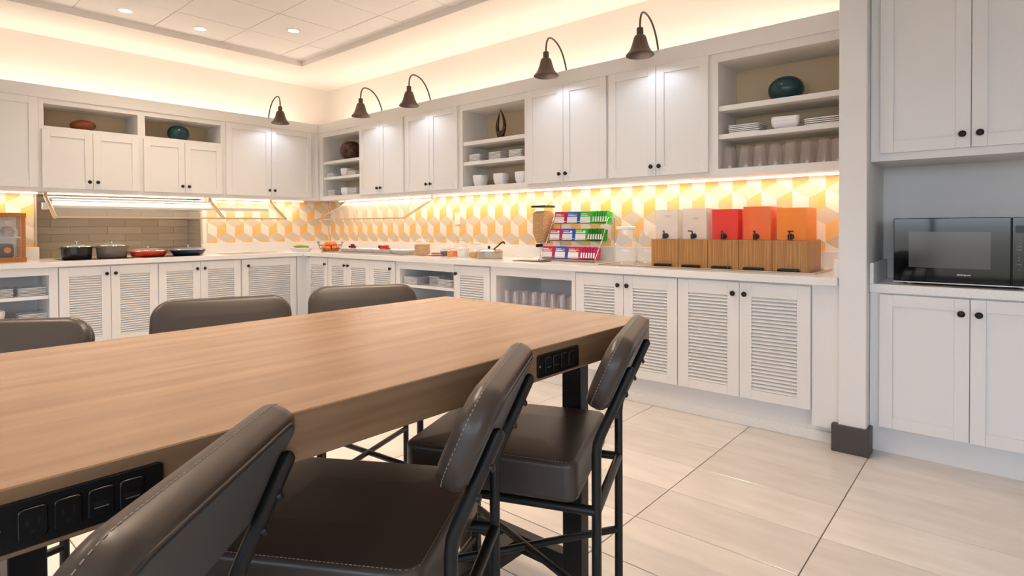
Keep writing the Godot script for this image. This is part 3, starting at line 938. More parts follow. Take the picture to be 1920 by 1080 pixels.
# ---------------------------------------------------------------- lamps and guards
func lamps() -> void:
	var bell := MB.new().lathe([Vector2(0.0905, 0.0), Vector2(0.093, 0.003), Vector2(0.088, 0.010), Vector2(0.074, 0.026), Vector2(0.062, 0.046), Vector2(0.053, 0.070), Vector2(0.046, 0.095), Vector2(0.040, 0.118), Vector2(0.033, 0.130), Vector2(0.020, 0.136)], 32).lathe([Vector2(0.020, 0.132), Vector2(0.036, 0.116), Vector2(0.043, 0.094), Vector2(0.050, 0.070), Vector2(0.059, 0.046), Vector2(0.071, 0.026), Vector2(0.085, 0.008), Vector2(0.0905, 0.0)].map(func(p): return p), 32).mesh()
	var collar := MB.new().lathe([Vector2(0.021, 0.132), Vector2(0.022, 0.134), Vector2(0.022, 0.176), Vector2(0.019, 0.181), Vector2(0.0, 0.182)], 20).mesh()
	var crv := Curve3D.new()
	crv.add_point(Vector3(0, 0.085, -0.262), V0, Vector3(0, 0.12, 0.03))
	crv.add_point(Vector3(0, 0.297, -0.062), Vector3(0, 0.0, -0.10), Vector3(0, 0.0, 0.045))
	crv.add_point(Vector3(0, 0.18, 0.0), Vector3(0, 0.07, 0.0), V0)
	var pts := []
	for k in 25:
		pts.append(crv.sample(0, k / 16.0) if k <= 16 else crv.sample(1, (k - 16) / 8.0))
	var arm := MB.new().tube(pts, 0.0065, 10).mesh()
	var bulb := MB.new().lathe([Vector2(0.0, 0.046), Vector2(0.020, 0.048), Vector2(0.026, 0.060), Vector2(0.024, 0.078), Vector2(0.0, 0.092)], 16).mesh()
	var foot := MB.new().lathe([Vector2(0.016, 0.0), Vector2(0.016, 0.004), Vector2(0.008, 0.010), Vector2(0.0, 0.010)], 16).mesh()
	for s in [[Vector3(4.66, 2.29, 0.60), 0.0, "bronze gooseneck lamp nearest the pillar, first of the long wall"], [Vector3(3.888, 2.29, 0.595), 0.0, "bronze gooseneck lamp right of the horn sculpture shelf"], [Vector3(2.315, 2.29, 0.60), 0.0, "bronze gooseneck lamp left of the horn sculpture shelf"], [Vector3(1.56, 2.29, 0.60), 0.0, "bronze gooseneck lamp right of the corner shelf"], [Vector3(0.60, 2.29, 0.945), 90.0, "bronze gooseneck lamp on the left wall, curving the other way"]]:
		var t := thing("gooseneck_lamp", s[2], "lamp", s[0], s[1], "gooseneck lamps above the wall cabinets")
		put(t, "shade", bell, "bronze")
		put(t, "collar", collar, "bronze")
		put(t, "arm", arm, "bronze")
		put(t, "bulb", bulb, "bulb")
		put(t, "foot", foot, "bronze", Vector3(0, 0.084, -0.262))
		spot(t, "lamp_beam", Vector3(0, 0.044, 0), Vector3(-65, 0, 0), COOL, 0.16, 68.0, 0.03, 0.8)

func guards() -> void:
	# glass guard over the hot counter, hung from the cabinets of the left wall
	var t := thing("sneeze_guard", "glass sneeze guard with lit tube above the cooking pots", "sneeze guard", Vector3(0, 0, 0))
	for z in [2.85, 1.487, 0.832]:
		put(t, "arm", MB.new().box(V0, Vector3(0.395, 0.022, 0.026), 0.003, Transform3D(Basis(Vector3(0, 0, 1), -0.505), Vector3(0.305, 1.369, z))).mesh(), "champagne")
		bar(t, "hanger", Vector3(0.125, 1.455, z - 0.012), Vector3(0.150, 1.494, z + 0.012), "champagne")
	for s in [[1.502, 2.835], [0.847, 1.472]]:
		put(t, "pane", MB.new().box(V0, Vector3(0.385, 0.006, s[1] - s[0]), 0.0, Transform3D(Basis(Vector3(0, 0, 1), -0.505), Vector3(0.305, 1.372, (s[0] + s[1]) / 2))).mesh(), "glass")
		put(t, "bottom_rail", MB.new().box(V0, Vector3(0.012, 0.010, s[1] - s[0]), 0.001, Transform3D(Basis(Vector3(0, 0, 1), -0.505), Vector3(0.477, 1.277, (s[0] + s[1]) / 2))).mesh(), "champagne")
	bar(t, "lamp_housing", Vector3(0.21, 1.437, 1.51), Vector3(0.25, 1.452, 2.83), "white_metal", 0.002)
	bar(t, "lamp_tube", Vector3(0.220, 1.428, 1.52), Vector3(0.240, 1.437, 2.82), "tube_glow")
	put(t, "rod", MB.new().tube([Vector3(0.24, 1.375, 0.92), Vector3(0.24, 1.375, 2.86)], 0.014, 12).mesh(), "white_metal")
	put(t, "rod_box", bm(0.05, 0.06, 0.04, 0.004), "white_metal", Vector3(0.24, 1.375, 2.872))
	area("guard_lamp_light", Vector3(0.23, 1.420, 2.17), Vector2(0.03, 1.3), Vector3(-90, 0, 0), Color(1.0, 0.86, 0.68), 0.22)
	t = thing("sneeze_guard", "glass sneeze guard above the fruit dishes of the long wall", "sneeze guard")
	for x in [0.555, 2.10]:
		put(t, "arm", MB.new().box(V0, Vector3(0.022, 0.018, 0.43), 0.003, Transform3D(Basis(Vector3(1, 0, 0), 0.485), Vector3(x, 1.364, 0.31))).mesh(), "champagne")
		bar(t, "hanger", Vector3(x - 0.011, 1.455, 0.115), Vector3(x + 0.011, 1.494, 0.140), "champagne")
	put(t, "pane", MB.new().box(V0, Vector3(1.52, 0.006, 0.42), 0.0, Transform3D(Basis(Vector3(1, 0, 0), 0.485), Vector3(1.3275, 1.366, 0.31))).mesh(), "glass")
	put(t, "bottom_rail", MB.new().box(V0, Vector3(1.52, 0.008, 0.010), 0.001, Transform3D(Basis(Vector3(1, 0, 0), 0.485), Vector3(1.3275, 1.268, 0.494))).mesh(), "champagne")

# ---------------------------------------------------------------- things on the shelves
func square_plate(w: float) -> ArrayMesh:
	var key := "plate%.3f" % w
	if not cache.has(key):
		cache[key] = pad(w, w, 0.016, [Vector2(0.030, 0.0), Vector2(0.028, 0.0012), Vector2(0.003, 0.0042), Vector2(0.0, 0.0046), Vector2(0.0, 0.0050), Vector2(0.0, 0.0102), Vector2(0.001, 0.0108), Vector2(0.004, 0.0108), Vector2(0.028, 0.0045), Vector2(0.034, 0.0042)], 3).mesh()
	return cache[key]

func square_bowl(w: float, h: float, r: float) -> ArrayMesh:
	var key := "bowl%.3f%.3f" % [w, h]
	if not cache.has(key):
		cache[key] = pad(w, w, r, [Vector2(w * 0.17, 0.0), Vector2(w * 0.16, 0.002), Vector2(w * 0.06, h * 0.28), Vector2(w * 0.015, h * 0.55), Vector2(0.0, h), Vector2(0.004, h), Vector2(w * 0.05, h * 0.5), Vector2(w * 0.2, h * 0.12)], 4).mesh()
	return cache[key]

const NTH := ["lowest", "second-lowest", "third-lowest", "fourth-lowest", "fifth-lowest", "sixth-lowest", "seventh-lowest"]

func stack(n: int, mesh: Mesh, nm: String, pos: Vector3, pitch: float, label: String, cat: String, turn := 0.0) -> void:
	for k in n:
		solo(nm, mesh, "china", pos + Vector3(rng.randf_range(-0.0015, 0.0015), pitch * k, rng.randf_range(-0.0015, 0.0015)), ("topmost" if k == n - 1 else NTH[k]) + " " + label, cat, label, Vector3(0, turn + rng.randf_range(-1.5, 1.5), 0))

func tumbler() -> ArrayMesh:
	if not cache.has("tumbler"):
		cache["tumbler"] = MB.new().lathe([Vector2(0.0425, 0.0), Vector2(0.043, 0.004), Vector2(0.0385, 0.055), Vector2(0.0375, 0.060), Vector2(0.0305, 0.128), Vector2(0.029, 0.138), Vector2(0.024, 0.142), Vector2(0.0, 0.142)], 20).lathe([Vector2(0.0, 0.130), Vector2(0.027, 0.130), Vector2(0.036, 0.058), Vector2(0.041, 0.0), Vector2(0.0425, 0.0)], 20).mesh()
	return cache["tumbler"]

func ball(r: float, sy := 1.0, segs := 14) -> ArrayMesh:
	var key := "ball%.4f,%.3f" % [r, sy]
	if not cache.has(key):
		var pr := []
		for k in 9:
			var a := -PI / 2 + PI * k / 8.0
			pr.append(Vector2(maxf(0.0, r * cos(a)), r * sy * (1.0 + sin(a))))
		cache[key] = MB.new().lathe(pr, segs, Transform3D.IDENTITY, 0.2).mesh()
	return cache[key]

func round_vase(w: float, h: float, ribs: int) -> ArrayMesh:
	var pr := [Vector2(0.0, 0.0)]
	for k in ribs + 1:
		var u := float(k) / ribs
		var a := lerpf(-1.15, 1.12, u)
		var rr := w * 0.5 * cos(a * 0.98) / 1.0
		var y := h * 0.5 * (1.0 + sin(a) / sin(1.15))
		pr.append(Vector2(rr + (0.0012 if k % 2 else 0.0), y))
	var top: Vector2 = pr[pr.size() - 1]
	pr.append(Vector2(top.x - 0.006, top.y + 0.001))
	pr.append(Vector2(top.x - 0.008, top.y - 0.02))
	pr.append(Vector2(0.0, top.y - 0.03))
	return MB.new().lathe(pr, 36, Transform3D.IDENTITY, 0.6).mesh()

func shelf_things() -> void:
	var p14 := square_plate(0.14)
	var p19 := square_plate(0.19)
	# corner shelf
	solo("burl_vase", round_vase(0.245, 0.215, 26), "burl", Vector3(0.775, 1.945, 0.19), "round dark burl wood vase on the corner shelf", "vase")
	stack(4, p14, "square_plate", Vector3(0.515, 1.763, 0.24), 0.0112, "small square plate in the stack on the corner cabinet's middle shelf", "plate")
	stack(3, square_bowl(0.125, 0.068, 0.03), "square_bowl", Vector3(0.755, 1.763, 0.23), 0.010, "white bowl stacked on the corner cabinet's middle shelf", "bowl")
	stack(4, p14, "square_plate", Vector3(0.945, 1.763, 0.24), 0.0112, "small square plate right of the bowls on the corner cabinet's middle shelf", "plate")
	stack(6, p14, "square_plate", Vector3(0.535, 1.543, 0.24), 0.0112, "small square plate in the left stack at the bottom of the corner cabinet", "plate")
	stack(3, square_bowl(0.125, 0.068, 0.03), "square_bowl", Vector3(0.775, 1.543, 0.24), 0.010, "white bowl stacked at the bottom of the corner cabinet", "bowl")
	stack(7, p14, "square_plate", Vector3(0.965, 1.543, 0.24), 0.0112, "small square plate in the right stack at the bottom of the corner cabinet", "plate")
	# shelf with the horn sculpture
	var hs := thing("horn_sculpture", "glossy brown ceramic sculpture of two horns on the open shelf", "sculpture", Vector3(3.066, 1.945, 0.18))
	var base := MB.new().rings([rrect(0.050, 0.040, 0.02, 0.0, 6), rrect(0.062, 0.046, 0.023, 0.02, 6), rrect(0.078, 0.050, 0.025, 0.05, 6), rrect(0.088, 0.048, 0.024, 0.075, 6), rrect(0.080, 0.036, 0.018, 0.086, 6)])
	put(hs, "base", base.mesh(), "horn")
	put(hs, "horn", MB.new().tube([Vector3(-0.022, 0.055, 0), Vector3(-0.036, 0.09, 0), Vector3(-0.042, 0.125, 0), Vector3(-0.037, 0.165, 0), Vector3(-0.025, 0.205, 0), Vector3(-0.016, 0.235, 0), Vector3(-0.014, 0.258, 0)], [0.019, 0.0175, 0.0155, 0.013, 0.0095, 0.006, 0.001], 14).mesh(), "horn")
	put(hs, "horn", MB.new().tube([Vector3(0.022, 0.055, 0), Vector3(0.038, 0.09, 0), Vector3(0.045, 0.13, 0), Vector3(0.040, 0.175, 0), Vector3(0.025, 0.22, 0), Vector3(0.006, 0.255, 0), Vector3(-0.010, 0.282, 0)], [0.019, 0.0175, 0.0155, 0.013, 0.0095, 0.006, 0.001], 14).mesh(), "horn")
	for q in [[2.845, "left"], [3.090, "middle"], [3.325, "right"]]:
		stack(6, p14, "square_plate", Vector3(q[0], 1.763, 0.228), 0.0112, "small square plate in the %s stack below the horn sculpture" % q[1], "plate")
	for q in [[2.868, "leftmost"], [3.118, "middle"], [3.365, "rightmost"]]:
		solo("deep_bowl", square_bowl(0.128, 0.100, 0.045), "china", Vector3(q[0], 1.543, 0.235), "deep white bowl, %s of three under the horn sculpture" % q[1], "bowl", "deep bowls", Vector3(0, 4, 0))
	# right-hand shelf
	solo("teal_vase", round_vase(0.205, 0.150, 16), "teal", Vector3(5.437, 1.945, 0.18), "large round teal ribbed vase on the shelf beside the pillar", "vase")
	stack(5, p19, "square_plate", Vector3(5.215, 1.763, 0.205), 0.0112, "large square plate in the left stack below the large teal vase", "plate")
	stack(4, square_bowl(0.155, 0.048, 0.02), "square_bowl", Vector3(5.452, 1.763, 0.225), 0.009, "square white bowl in the stack below the large teal vase", "bowl", 8)
	stack(4, p19, "square_plate", Vector3(5.660, 1.763, 0.205), 0.0112, "large square plate in the stack beside the pillar", "plate")
	var tm := tumbler()
	for k in 8:
		solo("tumbler", tm, "tumbler", Vector3([5.129, 5.229, 5.317, 5.406, 5.494, 5.583, 5.672, 5.746][k], 1.543, 0.288), ["first", "second", "third", "fourth", "fifth", "sixth", "seventh", "eighth"][k] + " upturned tumbler from the left in the row below the square plates", "tumbler", "front row of tumblers on the wall shelf")
	for k in 7:
		solo("tumbler", tm, "tumbler", Vector3(5.165 + 0.0895 * k, 1.543, 0.195), "upturned plastic tumbler in the back row below the square plates", "tumbler", "back row of tumblers on the wall shelf")
	# open base cabinets
	stack(6, p19, "square_plate", Vector3(2.285, 0.65, 0.485), 0.0112, "square plate in the left stack of the base cabinet below the counter jars", "plate")
	stack(7, p14, "square_plate", Vector3(2.510, 0.65, 0.42), 0.0112, "square plate in the middle stack of the base cabinet below the counter jars", "plate")
	stack(6, p19, "square_plate", Vector3(2.735, 0.65, 0.475), 0.0112, "square plate in the right stack of the base cabinet below the counter jars", "plate")
	stack(5, p14, "square_plate", Vector3(2.44, 0.435, 0.48), 0.0112, "square plate in the left stack on the lower base shelf behind the table", "plate")
	stack(7, p14, "square_plate", Vector3(2.64, 0.435, 0.46), 0.0112, "square plate in the right stack on the lower base shelf behind the table", "plate")
	for k in 8:
		solo("tumbler", tm, "tumbler", Vector3([3.445, 3.535, 3.624, 3.720, 3.810, 3.898, 3.985, 4.072][k], 0.535, 0.545), ["first", "second", "third", "fourth", "fifth", "sixth", "seventh", "eighth"][k] + " upturned tumbler from the left in the base cabinet's front row", "tumbler", "front row of tumblers in the base cabinet")
	for k in 7:
		solo("tumbler", tm, "tumbler", Vector3(3.49 + 0.0895 * k, 0.535, 0.452), "upturned plastic tumbler in the back row of the base cabinet behind the table", "tumbler", "back row of tumblers in the base cabinet")
	stack(6, p19, "square_plate", Vector3(0.325, 0.629, 2.992), 0.0112, "square plate in the right stack of the cabinet below the bakery case", "plate")
	stack(6, p19, "square_plate", Vector3(0.335, 0.629, 3.215), 0.0112, "square plate in the stack at the left picture edge, upper shelf", "plate", 6)
	stack(4, p19, "square_plate", Vector3(0.325, 0.436, 2.988), 0.0112, "square plate in the lower stack of the cabinet below the bakery case", "plate")
	stack(2, square_bowl(0.165, 0.075, 0.05), "square_bowl", Vector3(0.33, 0.436, 3.24), 0.011, "white bowl at the left picture edge, lower shelf", "bowl")
	# vases in the top niches of the left wall
	solo("amber_vase", ball(0.098, 0.52, 28), "amber", Vector3(0.20, 2.049, 2.585), "flat round amber glass vase in the left top niche", "vase", "", Vector3(4, 0, 0))
	solo("teal_vase", round_vase(0.195, 0.150, 16), "teal", Vector3(0.20, 2.048, 1.805), "small round teal vase in the top niche near the corner", "vase")


# ---------------------------------------------------------------- things on the counter
func pot(label: String, m: String, pos: Vector3, r: float, h: float) -> void:
	var t := thing("cooking_pot", label, "pot", pos, 20, "covered pots on the hot plates")
	put(t, "body", MB.new().lathe([Vector2(0, 0), Vector2(r * 0.90, 0), Vector2(r * 0.95, 0.006), Vector2(r * 0.985, h * 0.5), Vector2(r, h), Vector2(r * 0.97, h), Vector2(r * 0.95, 0.01), Vector2(0, 0.008)], 36).mesh(), m)
	for s in [-1.0, 1.0]:
		put(t, "handle", MB.new().tube([Vector3(-0.03, h - 0.012, s * r * 0.97), Vector3(-0.026, h - 0.008, s * (r + 0.014)), Vector3(0, h - 0.006, s * (r + 0.019)), Vector3(0.026, h - 0.008, s * (r + 0.014)), Vector3(0.03, h - 0.012, s * r * 0.97)], 0.006, 8).mesh(), m)
	lid(t, r, h)

func lid(t: Node3D, r: float, h: float) -> void:
	var l := put(t, "lid", MB.new().lathe([Vector2(r * 0.99, h + 0.001), Vector2(r * 0.97, h + 0.006), Vector2(r * 0.75, h + 0.018), Vector2(r * 0.4, h + 0.027), Vector2(0, h + 0.030)], 36).mesh(), "lid_glass")
	put(l, "rim", MB.new().lathe([Vector2(r * 0.98, h), Vector2(r * 1.005, h + 0.002), Vector2(r * 0.98, h + 0.006), Vector2(r * 0.95, h + 0.004)], 36).mesh(), "steel")
	put(l, "lid_knob", MB.new().lathe([Vector2(0.008, h + 0.028), Vector2(0.007, h + 0.042), Vector2(0.021, h + 0.046), Vector2(0.022, h + 0.052), Vector2(0.0, h + 0.055)], 18).mesh(), "steel")

func jar(nm: String, label: String, pos: Vector3, r: float, h: float, fill: String, level: float, lid_kind := 0) -> Node3D:
	var t := thing(nm, label, "jar", pos, 0, "topping jars on the counter")
	put(t, "glass", MB.new().lathe([Vector2(0, 0), Vector2(r * 0.95, 0), Vector2(r, 0.005), Vector2(r, h * 0.82), Vector2(r * 0.9, h * 0.92), Vector2(r * 0.88, h)], 26).mesh(), "glass")
	put(t, "contents", MB.new().lathe([Vector2(0, 0.004), Vector2(r * 0.92, 0.004), Vector2(r * 0.955, 0.01), Vector2(r * 0.955, level), Vector2(r * 0.5, level + 0.006), Vector2(0, level + 0.008)], 24).mesh(), fill)
	if lid_kind == 1:
		var l := put(t, "lid", MB.new().lathe([Vector2(r * 0.95, h), Vector2(r * 0.97, h + 0.008), Vector2(r * 0.6, h + 0.022), Vector2(r * 0.2, h + 0.028), Vector2(r * 0.2, h + 0.036)], 24).mesh(), "glass")
		put(l, "lid_knob", ball(0.014), "glass", Vector3(0, h + 0.034, 0))
	elif lid_kind == 2:
		put(t, "lid", MB.new().lathe([Vector2(r * 0.93, h), Vector2(r * 0.95, h + 0.004), Vector2(r * 0.95, h + 0.016), Vector2(r * 0.9, h + 0.02), Vector2(0, h + 0.02)], 24).mesh(), "glass")
		put(t, "clasp", MB.new().tube([Vector3(r * 0.93, h - 0.006, 0), Vector3(0, h - 0.006, r * 0.93), Vector3(-r * 0.93, h - 0.006, 0), Vector3(0, h - 0.006, -r * 0.93)], 0.002, 6, true).mesh(), "steel")
	return t

func dish(label: String, pos: Vector3, w: float, d: float, h := 0.04, turn := 0.0) -> void:
	var t := thing("serving_dish", label, "dish", pos, turn, "white serving dishes")
	put(t, "dish_body", pad(w, d, minf(w, d) * 0.4, [Vector2(0.035, 0), Vector2(0.033, 0.003), Vector2(0.006, h * 0.8), Vector2(0, h), Vector2(0.004, h + 0.001), Vector2(0.035, h * 0.35), Vector2(0.045, h * 0.3)], 8).mesh(), "china")

func counter_things() -> void:
	# hot plates and pots
	for z in [2.515, 1.92]:
		solo("hot_plate", bm(0.36, 0.005, 0.52, 0.001), "black_gloss", Vector3(0.20, 0.908, z), "flat black hot plate under the %s" % ("two cooking pots" if z > 2.0 else "red and blue braisers"), "hot plate", "hot plates")
	pot("black cooking pot with glass lid, leftmost of the covered pans", "pot_black", Vector3(0.175, 0.9115, 2.640), 0.114, 0.105)
	pot("taupe cooking pot with glass lid next to the red braiser", "pot_taupe", Vector3(0.215, 0.9115, 2.385), 0.122, 0.107)
	for s in [["red shallow braiser with glass lid between taupe pot and blue braiser", "pot_red", 2.085, 0.160], ["dark blue shallow braiser with glass lid, rightmost of the covered pans", "pot_blue", 1.730, 0.158]]:
		var t := thing("braiser", s[0], "pan", Vector3(0.205, 0.9115, s[2]), 25, "covered pots on the hot plates")
		var r: float = s[3]
		put(t, "body", MB.new().lathe([Vector2(0, 0), Vector2(r * 0.80, 0), Vector2(r * 0.86, 0.006), Vector2(r * 0.99, 0.040), Vector2(r, 0.050), Vector2(r * 0.97, 0.050), Vector2(r * 0.84, 0.012), Vector2(0, 0.008)], 40).mesh(), s[1])
		for q in [-1.0, 1.0]:
			put(t, "handle", MB.new().tube([Vector3(-0.035, 0.044, q * r * 0.96), Vector3(-0.03, 0.048, q * (r + 0.03)), Vector3(0, 0.049, q * (r + 0.042)), Vector3(0.03, 0.048, q * (r + 0.03)), Vector3(0.035, 0.044, q * r * 0.96)], 0.007, 8).mesh(), s[1])
		lid(t, r, 0.051)
	for z in [1.30, 1.02]:
		solo("cold_plate", bm(0.30, 0.004, 0.24, 0.001), "brushed", Vector3(0.26, 0.907, z), "flat steel plate let into the counter, %s the corner" % ("further from" if z > 1.2 else "closer to"), "plate warmer", "steel plates in the counter")
	# bakery case
	var bc := thing("bakery_case", "wooden bakery case with glass sides and packed cakes at the left edge", "display case", Vector3(0.03, 0.905, 3.005))
	bar(bc, "top_board", Vector3(-0.005, 0.375, -0.004), Vector3(0.235, 0.408, 0.504), "case_wood", 0.002)
	bar(bc, "bottom_board", Vector3(-0.005, 0.0, -0.004), Vector3(0.235, 0.036, 0.504), "case_wood", 0.002)
	for p in [[0.0, 0.0], [0.20, 0.0], [0.0, 0.47], [0.20, 0.47]]:
		bar(bc, "post", Vector3(p[0], 0.036, p[1]), Vector3(p[0] + 0.025, 0.375, p[1] + 0.025), "case_wood", 0.001)
	bar(bc, "back_board", Vector3(0.004, 0.036, 0.025), Vector3(0.012, 0.375, 0.47), "cream_fill")
	bar(bc, "shelf", Vector3(0.014, 0.200, 0.027), Vector3(0.20, 0.207, 0.468), "white_metal")
	bar(bc, "pane", Vector3(0.216, 0.036, 0.026), Vector3(0.220, 0.375, 0.469), "glass")
	var mf := MB.new().lathe([Vector2(0, 0), Vector2(0.035, 0), Vector2(0.045, 0.04), Vector2(0.055, 0.05), Vector2(0.053, 0.065), Vector2(0.035, 0.082), Vector2(0, 0.088)], 20).mesh()
	for k in 3:
		var t := thing("packed_muffin", ["brown muffin with round orange sticker on the bakery case's upper shelf, rightmost", "second muffin from the right on the bakery case's upper shelf", "third muffin from the right on the bakery case's upper shelf"][k], "muffin", Vector3(0.145, 1.112, 3.100 + 0.125 * k), 0, "packed muffins")
		put(t, "cake", mf, "muffin")
		put(t, "sticker", MB.new().lathe([Vector2(0, 0), Vector2(0.021, 0), Vector2(0.021, 0.001), Vector2(0, 0.001)], 18).mesh(), "sticker", Vector3(0.050, 0.056, 0.005), Vector3(0, 0, -75))
		put(t, "wrapper", MB.new().lathe([Vector2(0.058, 0.0), Vector2(0.060, 0.06), Vector2(0.045, 0.088), Vector2(0.012, 0.102), Vector2(0.022, 0.135)], 14).mesh(), "wrap")
	for k in 2:
		var t := thing("packed_brownie", ["dark packed brownie with round orange sticker on the bakery case's lower shelf", "dark packed brownie at the picture edge on the bakery case's lower shelf"][k], "cake", Vector3(0.140, 0.942, 3.135 + 0.16 * k), 0, "packed brownies")
		put(t, "cake", pad(0.10, 0.135, 0.02, soft(0.115, 0.022), 5).mesh(), "brownie")
		put(t, "sticker", MB.new().lathe([Vector2(0, 0), Vector2(0.024, 0), Vector2(0.024, 0.001), Vector2(0, 0.001)], 18).mesh(), "sticker", Vector3(0.0505, 0.062, -0.022), Vector3(0, 0, -90))
	# melon dish in the corner
	dish("white boat dish with pale melon slices in the counter corner", Vector3(0.345, 0.905, 0.575), 0.25, 0.16, 0.045, 35)
	for k in 7:
		var a := deg_to_rad(35.0 + [0, 14, -10, 8, -16, 5, -5][k])
		var d := Vector3(cos(a), 0, -sin(a))
		var o: Vector3 = Vector3(0.345, 0.0, 0.575) + Vector3(sin(a), 0, cos(a)) * [-0.03, 0.0, 0.03, -0.02, 0.02, 0.0, 0.035][k]
		var y: float = 0.905 + [0.030, 0.030, 0.032, 0.050, 0.050, 0.066, 0.055][k]
		var pts := []
		for j in 7:
			var u := j / 3.0 - 1.0
			pts.append(d * u * 0.085 + Vector3(0, 0.006 * (1.0 - u * u), 0))
		solo("melon_slice", MB.new().tube(pts, [0.003, 0.010, 0.0135, 0.0145, 0.0135, 0.010, 0.003], 10).mesh(), "melon" if k % 3 else "melon_rind", o + Vector3(0, y, 0), "pale green melon slice piled in the boat dish", "fruit", "melon slices in the boat dish")
	# wire basket with oranges
	var wb := thing("wire_basket", "wire basket with wooden grips holding oranges", "basket", Vector3(0.553, 0.905, 0.33))
	for q in [[0.085, 0.004], [0.118, 0.035], [0.130, 0.072]]:
		var ring := []
		for k in 28:
			ring.append(Vector3(cos(TAU * k / 28) * q[0], q[1], sin(TAU * k / 28) * q[0]))
		put(wb, "wire_ring", MB.new().tube(ring, 0.002, 6, true).mesh(), "black_metal")
	for k in 14:
		var a := TAU * k / 14
		var e := Vector3(cos(a), 0, sin(a))
		put(wb, "wire", MB.new().tube([e * 0.03 + Vector3(0, 0.003, 0), e * 0.085 + Vector3(0, 0.004, 0), e * 0.118 + Vector3(0, 0.035, 0), e * 0.130 + Vector3(0, 0.072, 0)], 0.0014, 5).mesh(), "black_metal")
	for s in [-1.0, 1.0]:
		var e: Vector3 = Vector3(0.758, 0, -0.652) * s
		put(wb, "handle", MB.new().tube([e * 0.130 + Vector3(-0.02, 0.072, -0.02), e * 0.140 + Vector3(-0.012, 0.105, -0.014), e * 0.140 + Vector3(0.012, 0.105, 0.014), e * 0.130 + Vector3(0.02, 0.072, 0.02)], 0.002, 6).mesh(), "black_metal")
		put(wb, "grip", MB.new().tube([e * 0.140 + Vector3(-0.017, 0.106, -0.019), e * 0.140 + Vector3(0.017, 0.106, 0.019)], 0.007, 10).mesh(), "muffin")
	for k in 11:
		var a := TAU * k / 7.0
		var rr: float = 0.072 if k < 7 else 0.042
		var p := Vector3(cos(a), 0, sin(a)) * rr
		if k >= 7:
			p = Vector3(cos(TAU * k / 4.0 + 0.4), 0, sin(TAU * k / 4.0 + 0.4)) * rr
		solo("orange", ball(0.030), "orange", Vector3(0.553, 0.912 + (0.044 if k >= 7 else 0.0), 0.33) + p, "small orange heaped in the wire basket", "fruit", "oranges in the wire basket")
	# cold well with the fruit dishes
	solo("cold_slab", bm(1.42, 0.006, 0.36, 0.001), "brushed", Vector3(1.36, 0.908, 0.33), "flat chilled steel slab under the white fruit dishes", "slab")
	dish("white dish with red grapes, leftmost on the chilled slab", Vector3(0.925, 0.911, 0.30), 0.28, 0.20)
	dish("empty white dish between grapes and strawberries", Vector3(1.235, 0.911, 0.30), 0.28, 0.20)
	dish("white dish with strawberries", Vector3(1.550, 0.911, 0.31), 0.30, 0.20)
	dish("empty white dish right of the strawberries", Vector3(1.865, 0.911, 0.32), 0.28, 0.20)
	for k in 22:
		var a := rng.randf() * TAU
		var rr := rng.randf_range(0.0, 0.055)
		var lv := k / 9
		solo("grape", ball(0.013), "grape", Vector3(0.965 + cos(a) * rr * (1.3 - 0.3 * lv), 0.932 + 0.019 * lv, 0.30 + sin(a) * rr * (1.0 - 0.25 * lv)), "dark red grape piled in the leftmost white dish", "fruit", "grapes in the white dish")
	for k in 13:
		var a := rng.randf() * TAU
		var rr := rng.randf_range(0.01, 0.075)
		var lv := k / 7
		solo("strawberry", ball(0.020, 0.9), "berry_dark" if k % 5 == 0 else "berry", Vector3(1.555 + cos(a) * rr * (1.4 - 0.4 * lv), 0.934 + 0.026 * lv, 0.31 + sin(a) * rr * 0.8), "red strawberry heaped in the white dish", "fruit", "strawberries in the white dish", Vector3(rng.randf_range(-40, 40), 0, rng.randf_range(-40, 40)))
	# topping jars and the ladle pot
	jar("granola_jar", "large glass jar of granola with knobbed lid", Vector3(2.170, 0.905, 0.33), 0.078, 0.135, "granola", 0.105, 1)
	jar("raisin_jar", "small glass jar of dark raisins beside the orange jam", Vector3(2.495, 0.905, 0.325), 0.052, 0.072, "raisin", 0.045, 2)
	jar("jam_jar", "small glass jar of orange jam", Vector3(2.615, 0.905, 0.35), 0.050, 0.080, "jam", 0.052, 2)
	jar("cream_jar", "glass jar of white cream between jam and brown nuts", Vector3(2.735, 0.905, 0.33), 0.055, 0.092, "cream_fill", 0.082, 2)
	jar("honey_jar", "tall glass jar behind the orange jam", Vector3(2.500, 0.905, 0.13), 0.060, 0.150, "cream_fill", 0.07, 2)
	jar("nut_jar", "glass jar of brown nuts left of the ladle pot", Vector3(2.872, 0.905, 0.31), 0.062, 0.125, "granola", 0.048, 2)
	var rb := thing("jelly_bowl", "small bowl of red jelly on a white saucer", "bowl", Vector3(2.345, 0.905, 0.31))
	put(rb, "saucer", MB.new().lathe([Vector2(0, 0), Vector2(0.05, 0), Vector2(0.085, 0.010), Vector2(0.083, 0.012), Vector2(0.05, 0.004), Vector2(0, 0.004)], 26).mesh(), "china")
	put(rb, "bowl", MB.new().lathe([Vector2(0.02, 0.004), Vector2(0.045, 0.012), Vector2(0.058, 0.055), Vector2(0.056, 0.055)], 24).mesh(), "glass")
	put(rb, "jelly", MB.new().lathe([Vector2(0.0, 0.012), Vector2(0.045, 0.014), Vector2(0.050, 0.030), Vector2(0.0, 0.031)], 24).mesh(), "pot_red")
	var lp := thing("ladle_pot", "low stainless pot with lid and ladle", "pot", Vector3(3.085, 0.905, 0.35))
	put(lp, "body", MB.new().lathe([Vector2(0, 0), Vector2(0.108, 0), Vector2(0.112, 0.005), Vector2(0.112, 0.062), Vector2(0.116, 0.065), Vector2(0.110, 0.067)], 40).mesh(), "brushed")
	put(lp, "lid", MB.new().lathe([Vector2(0.111, 0.067), Vector2(0.085, 0.080), Vector2(0.03, 0.086), Vector2(0, 0.087)], 40).mesh(), "steel")
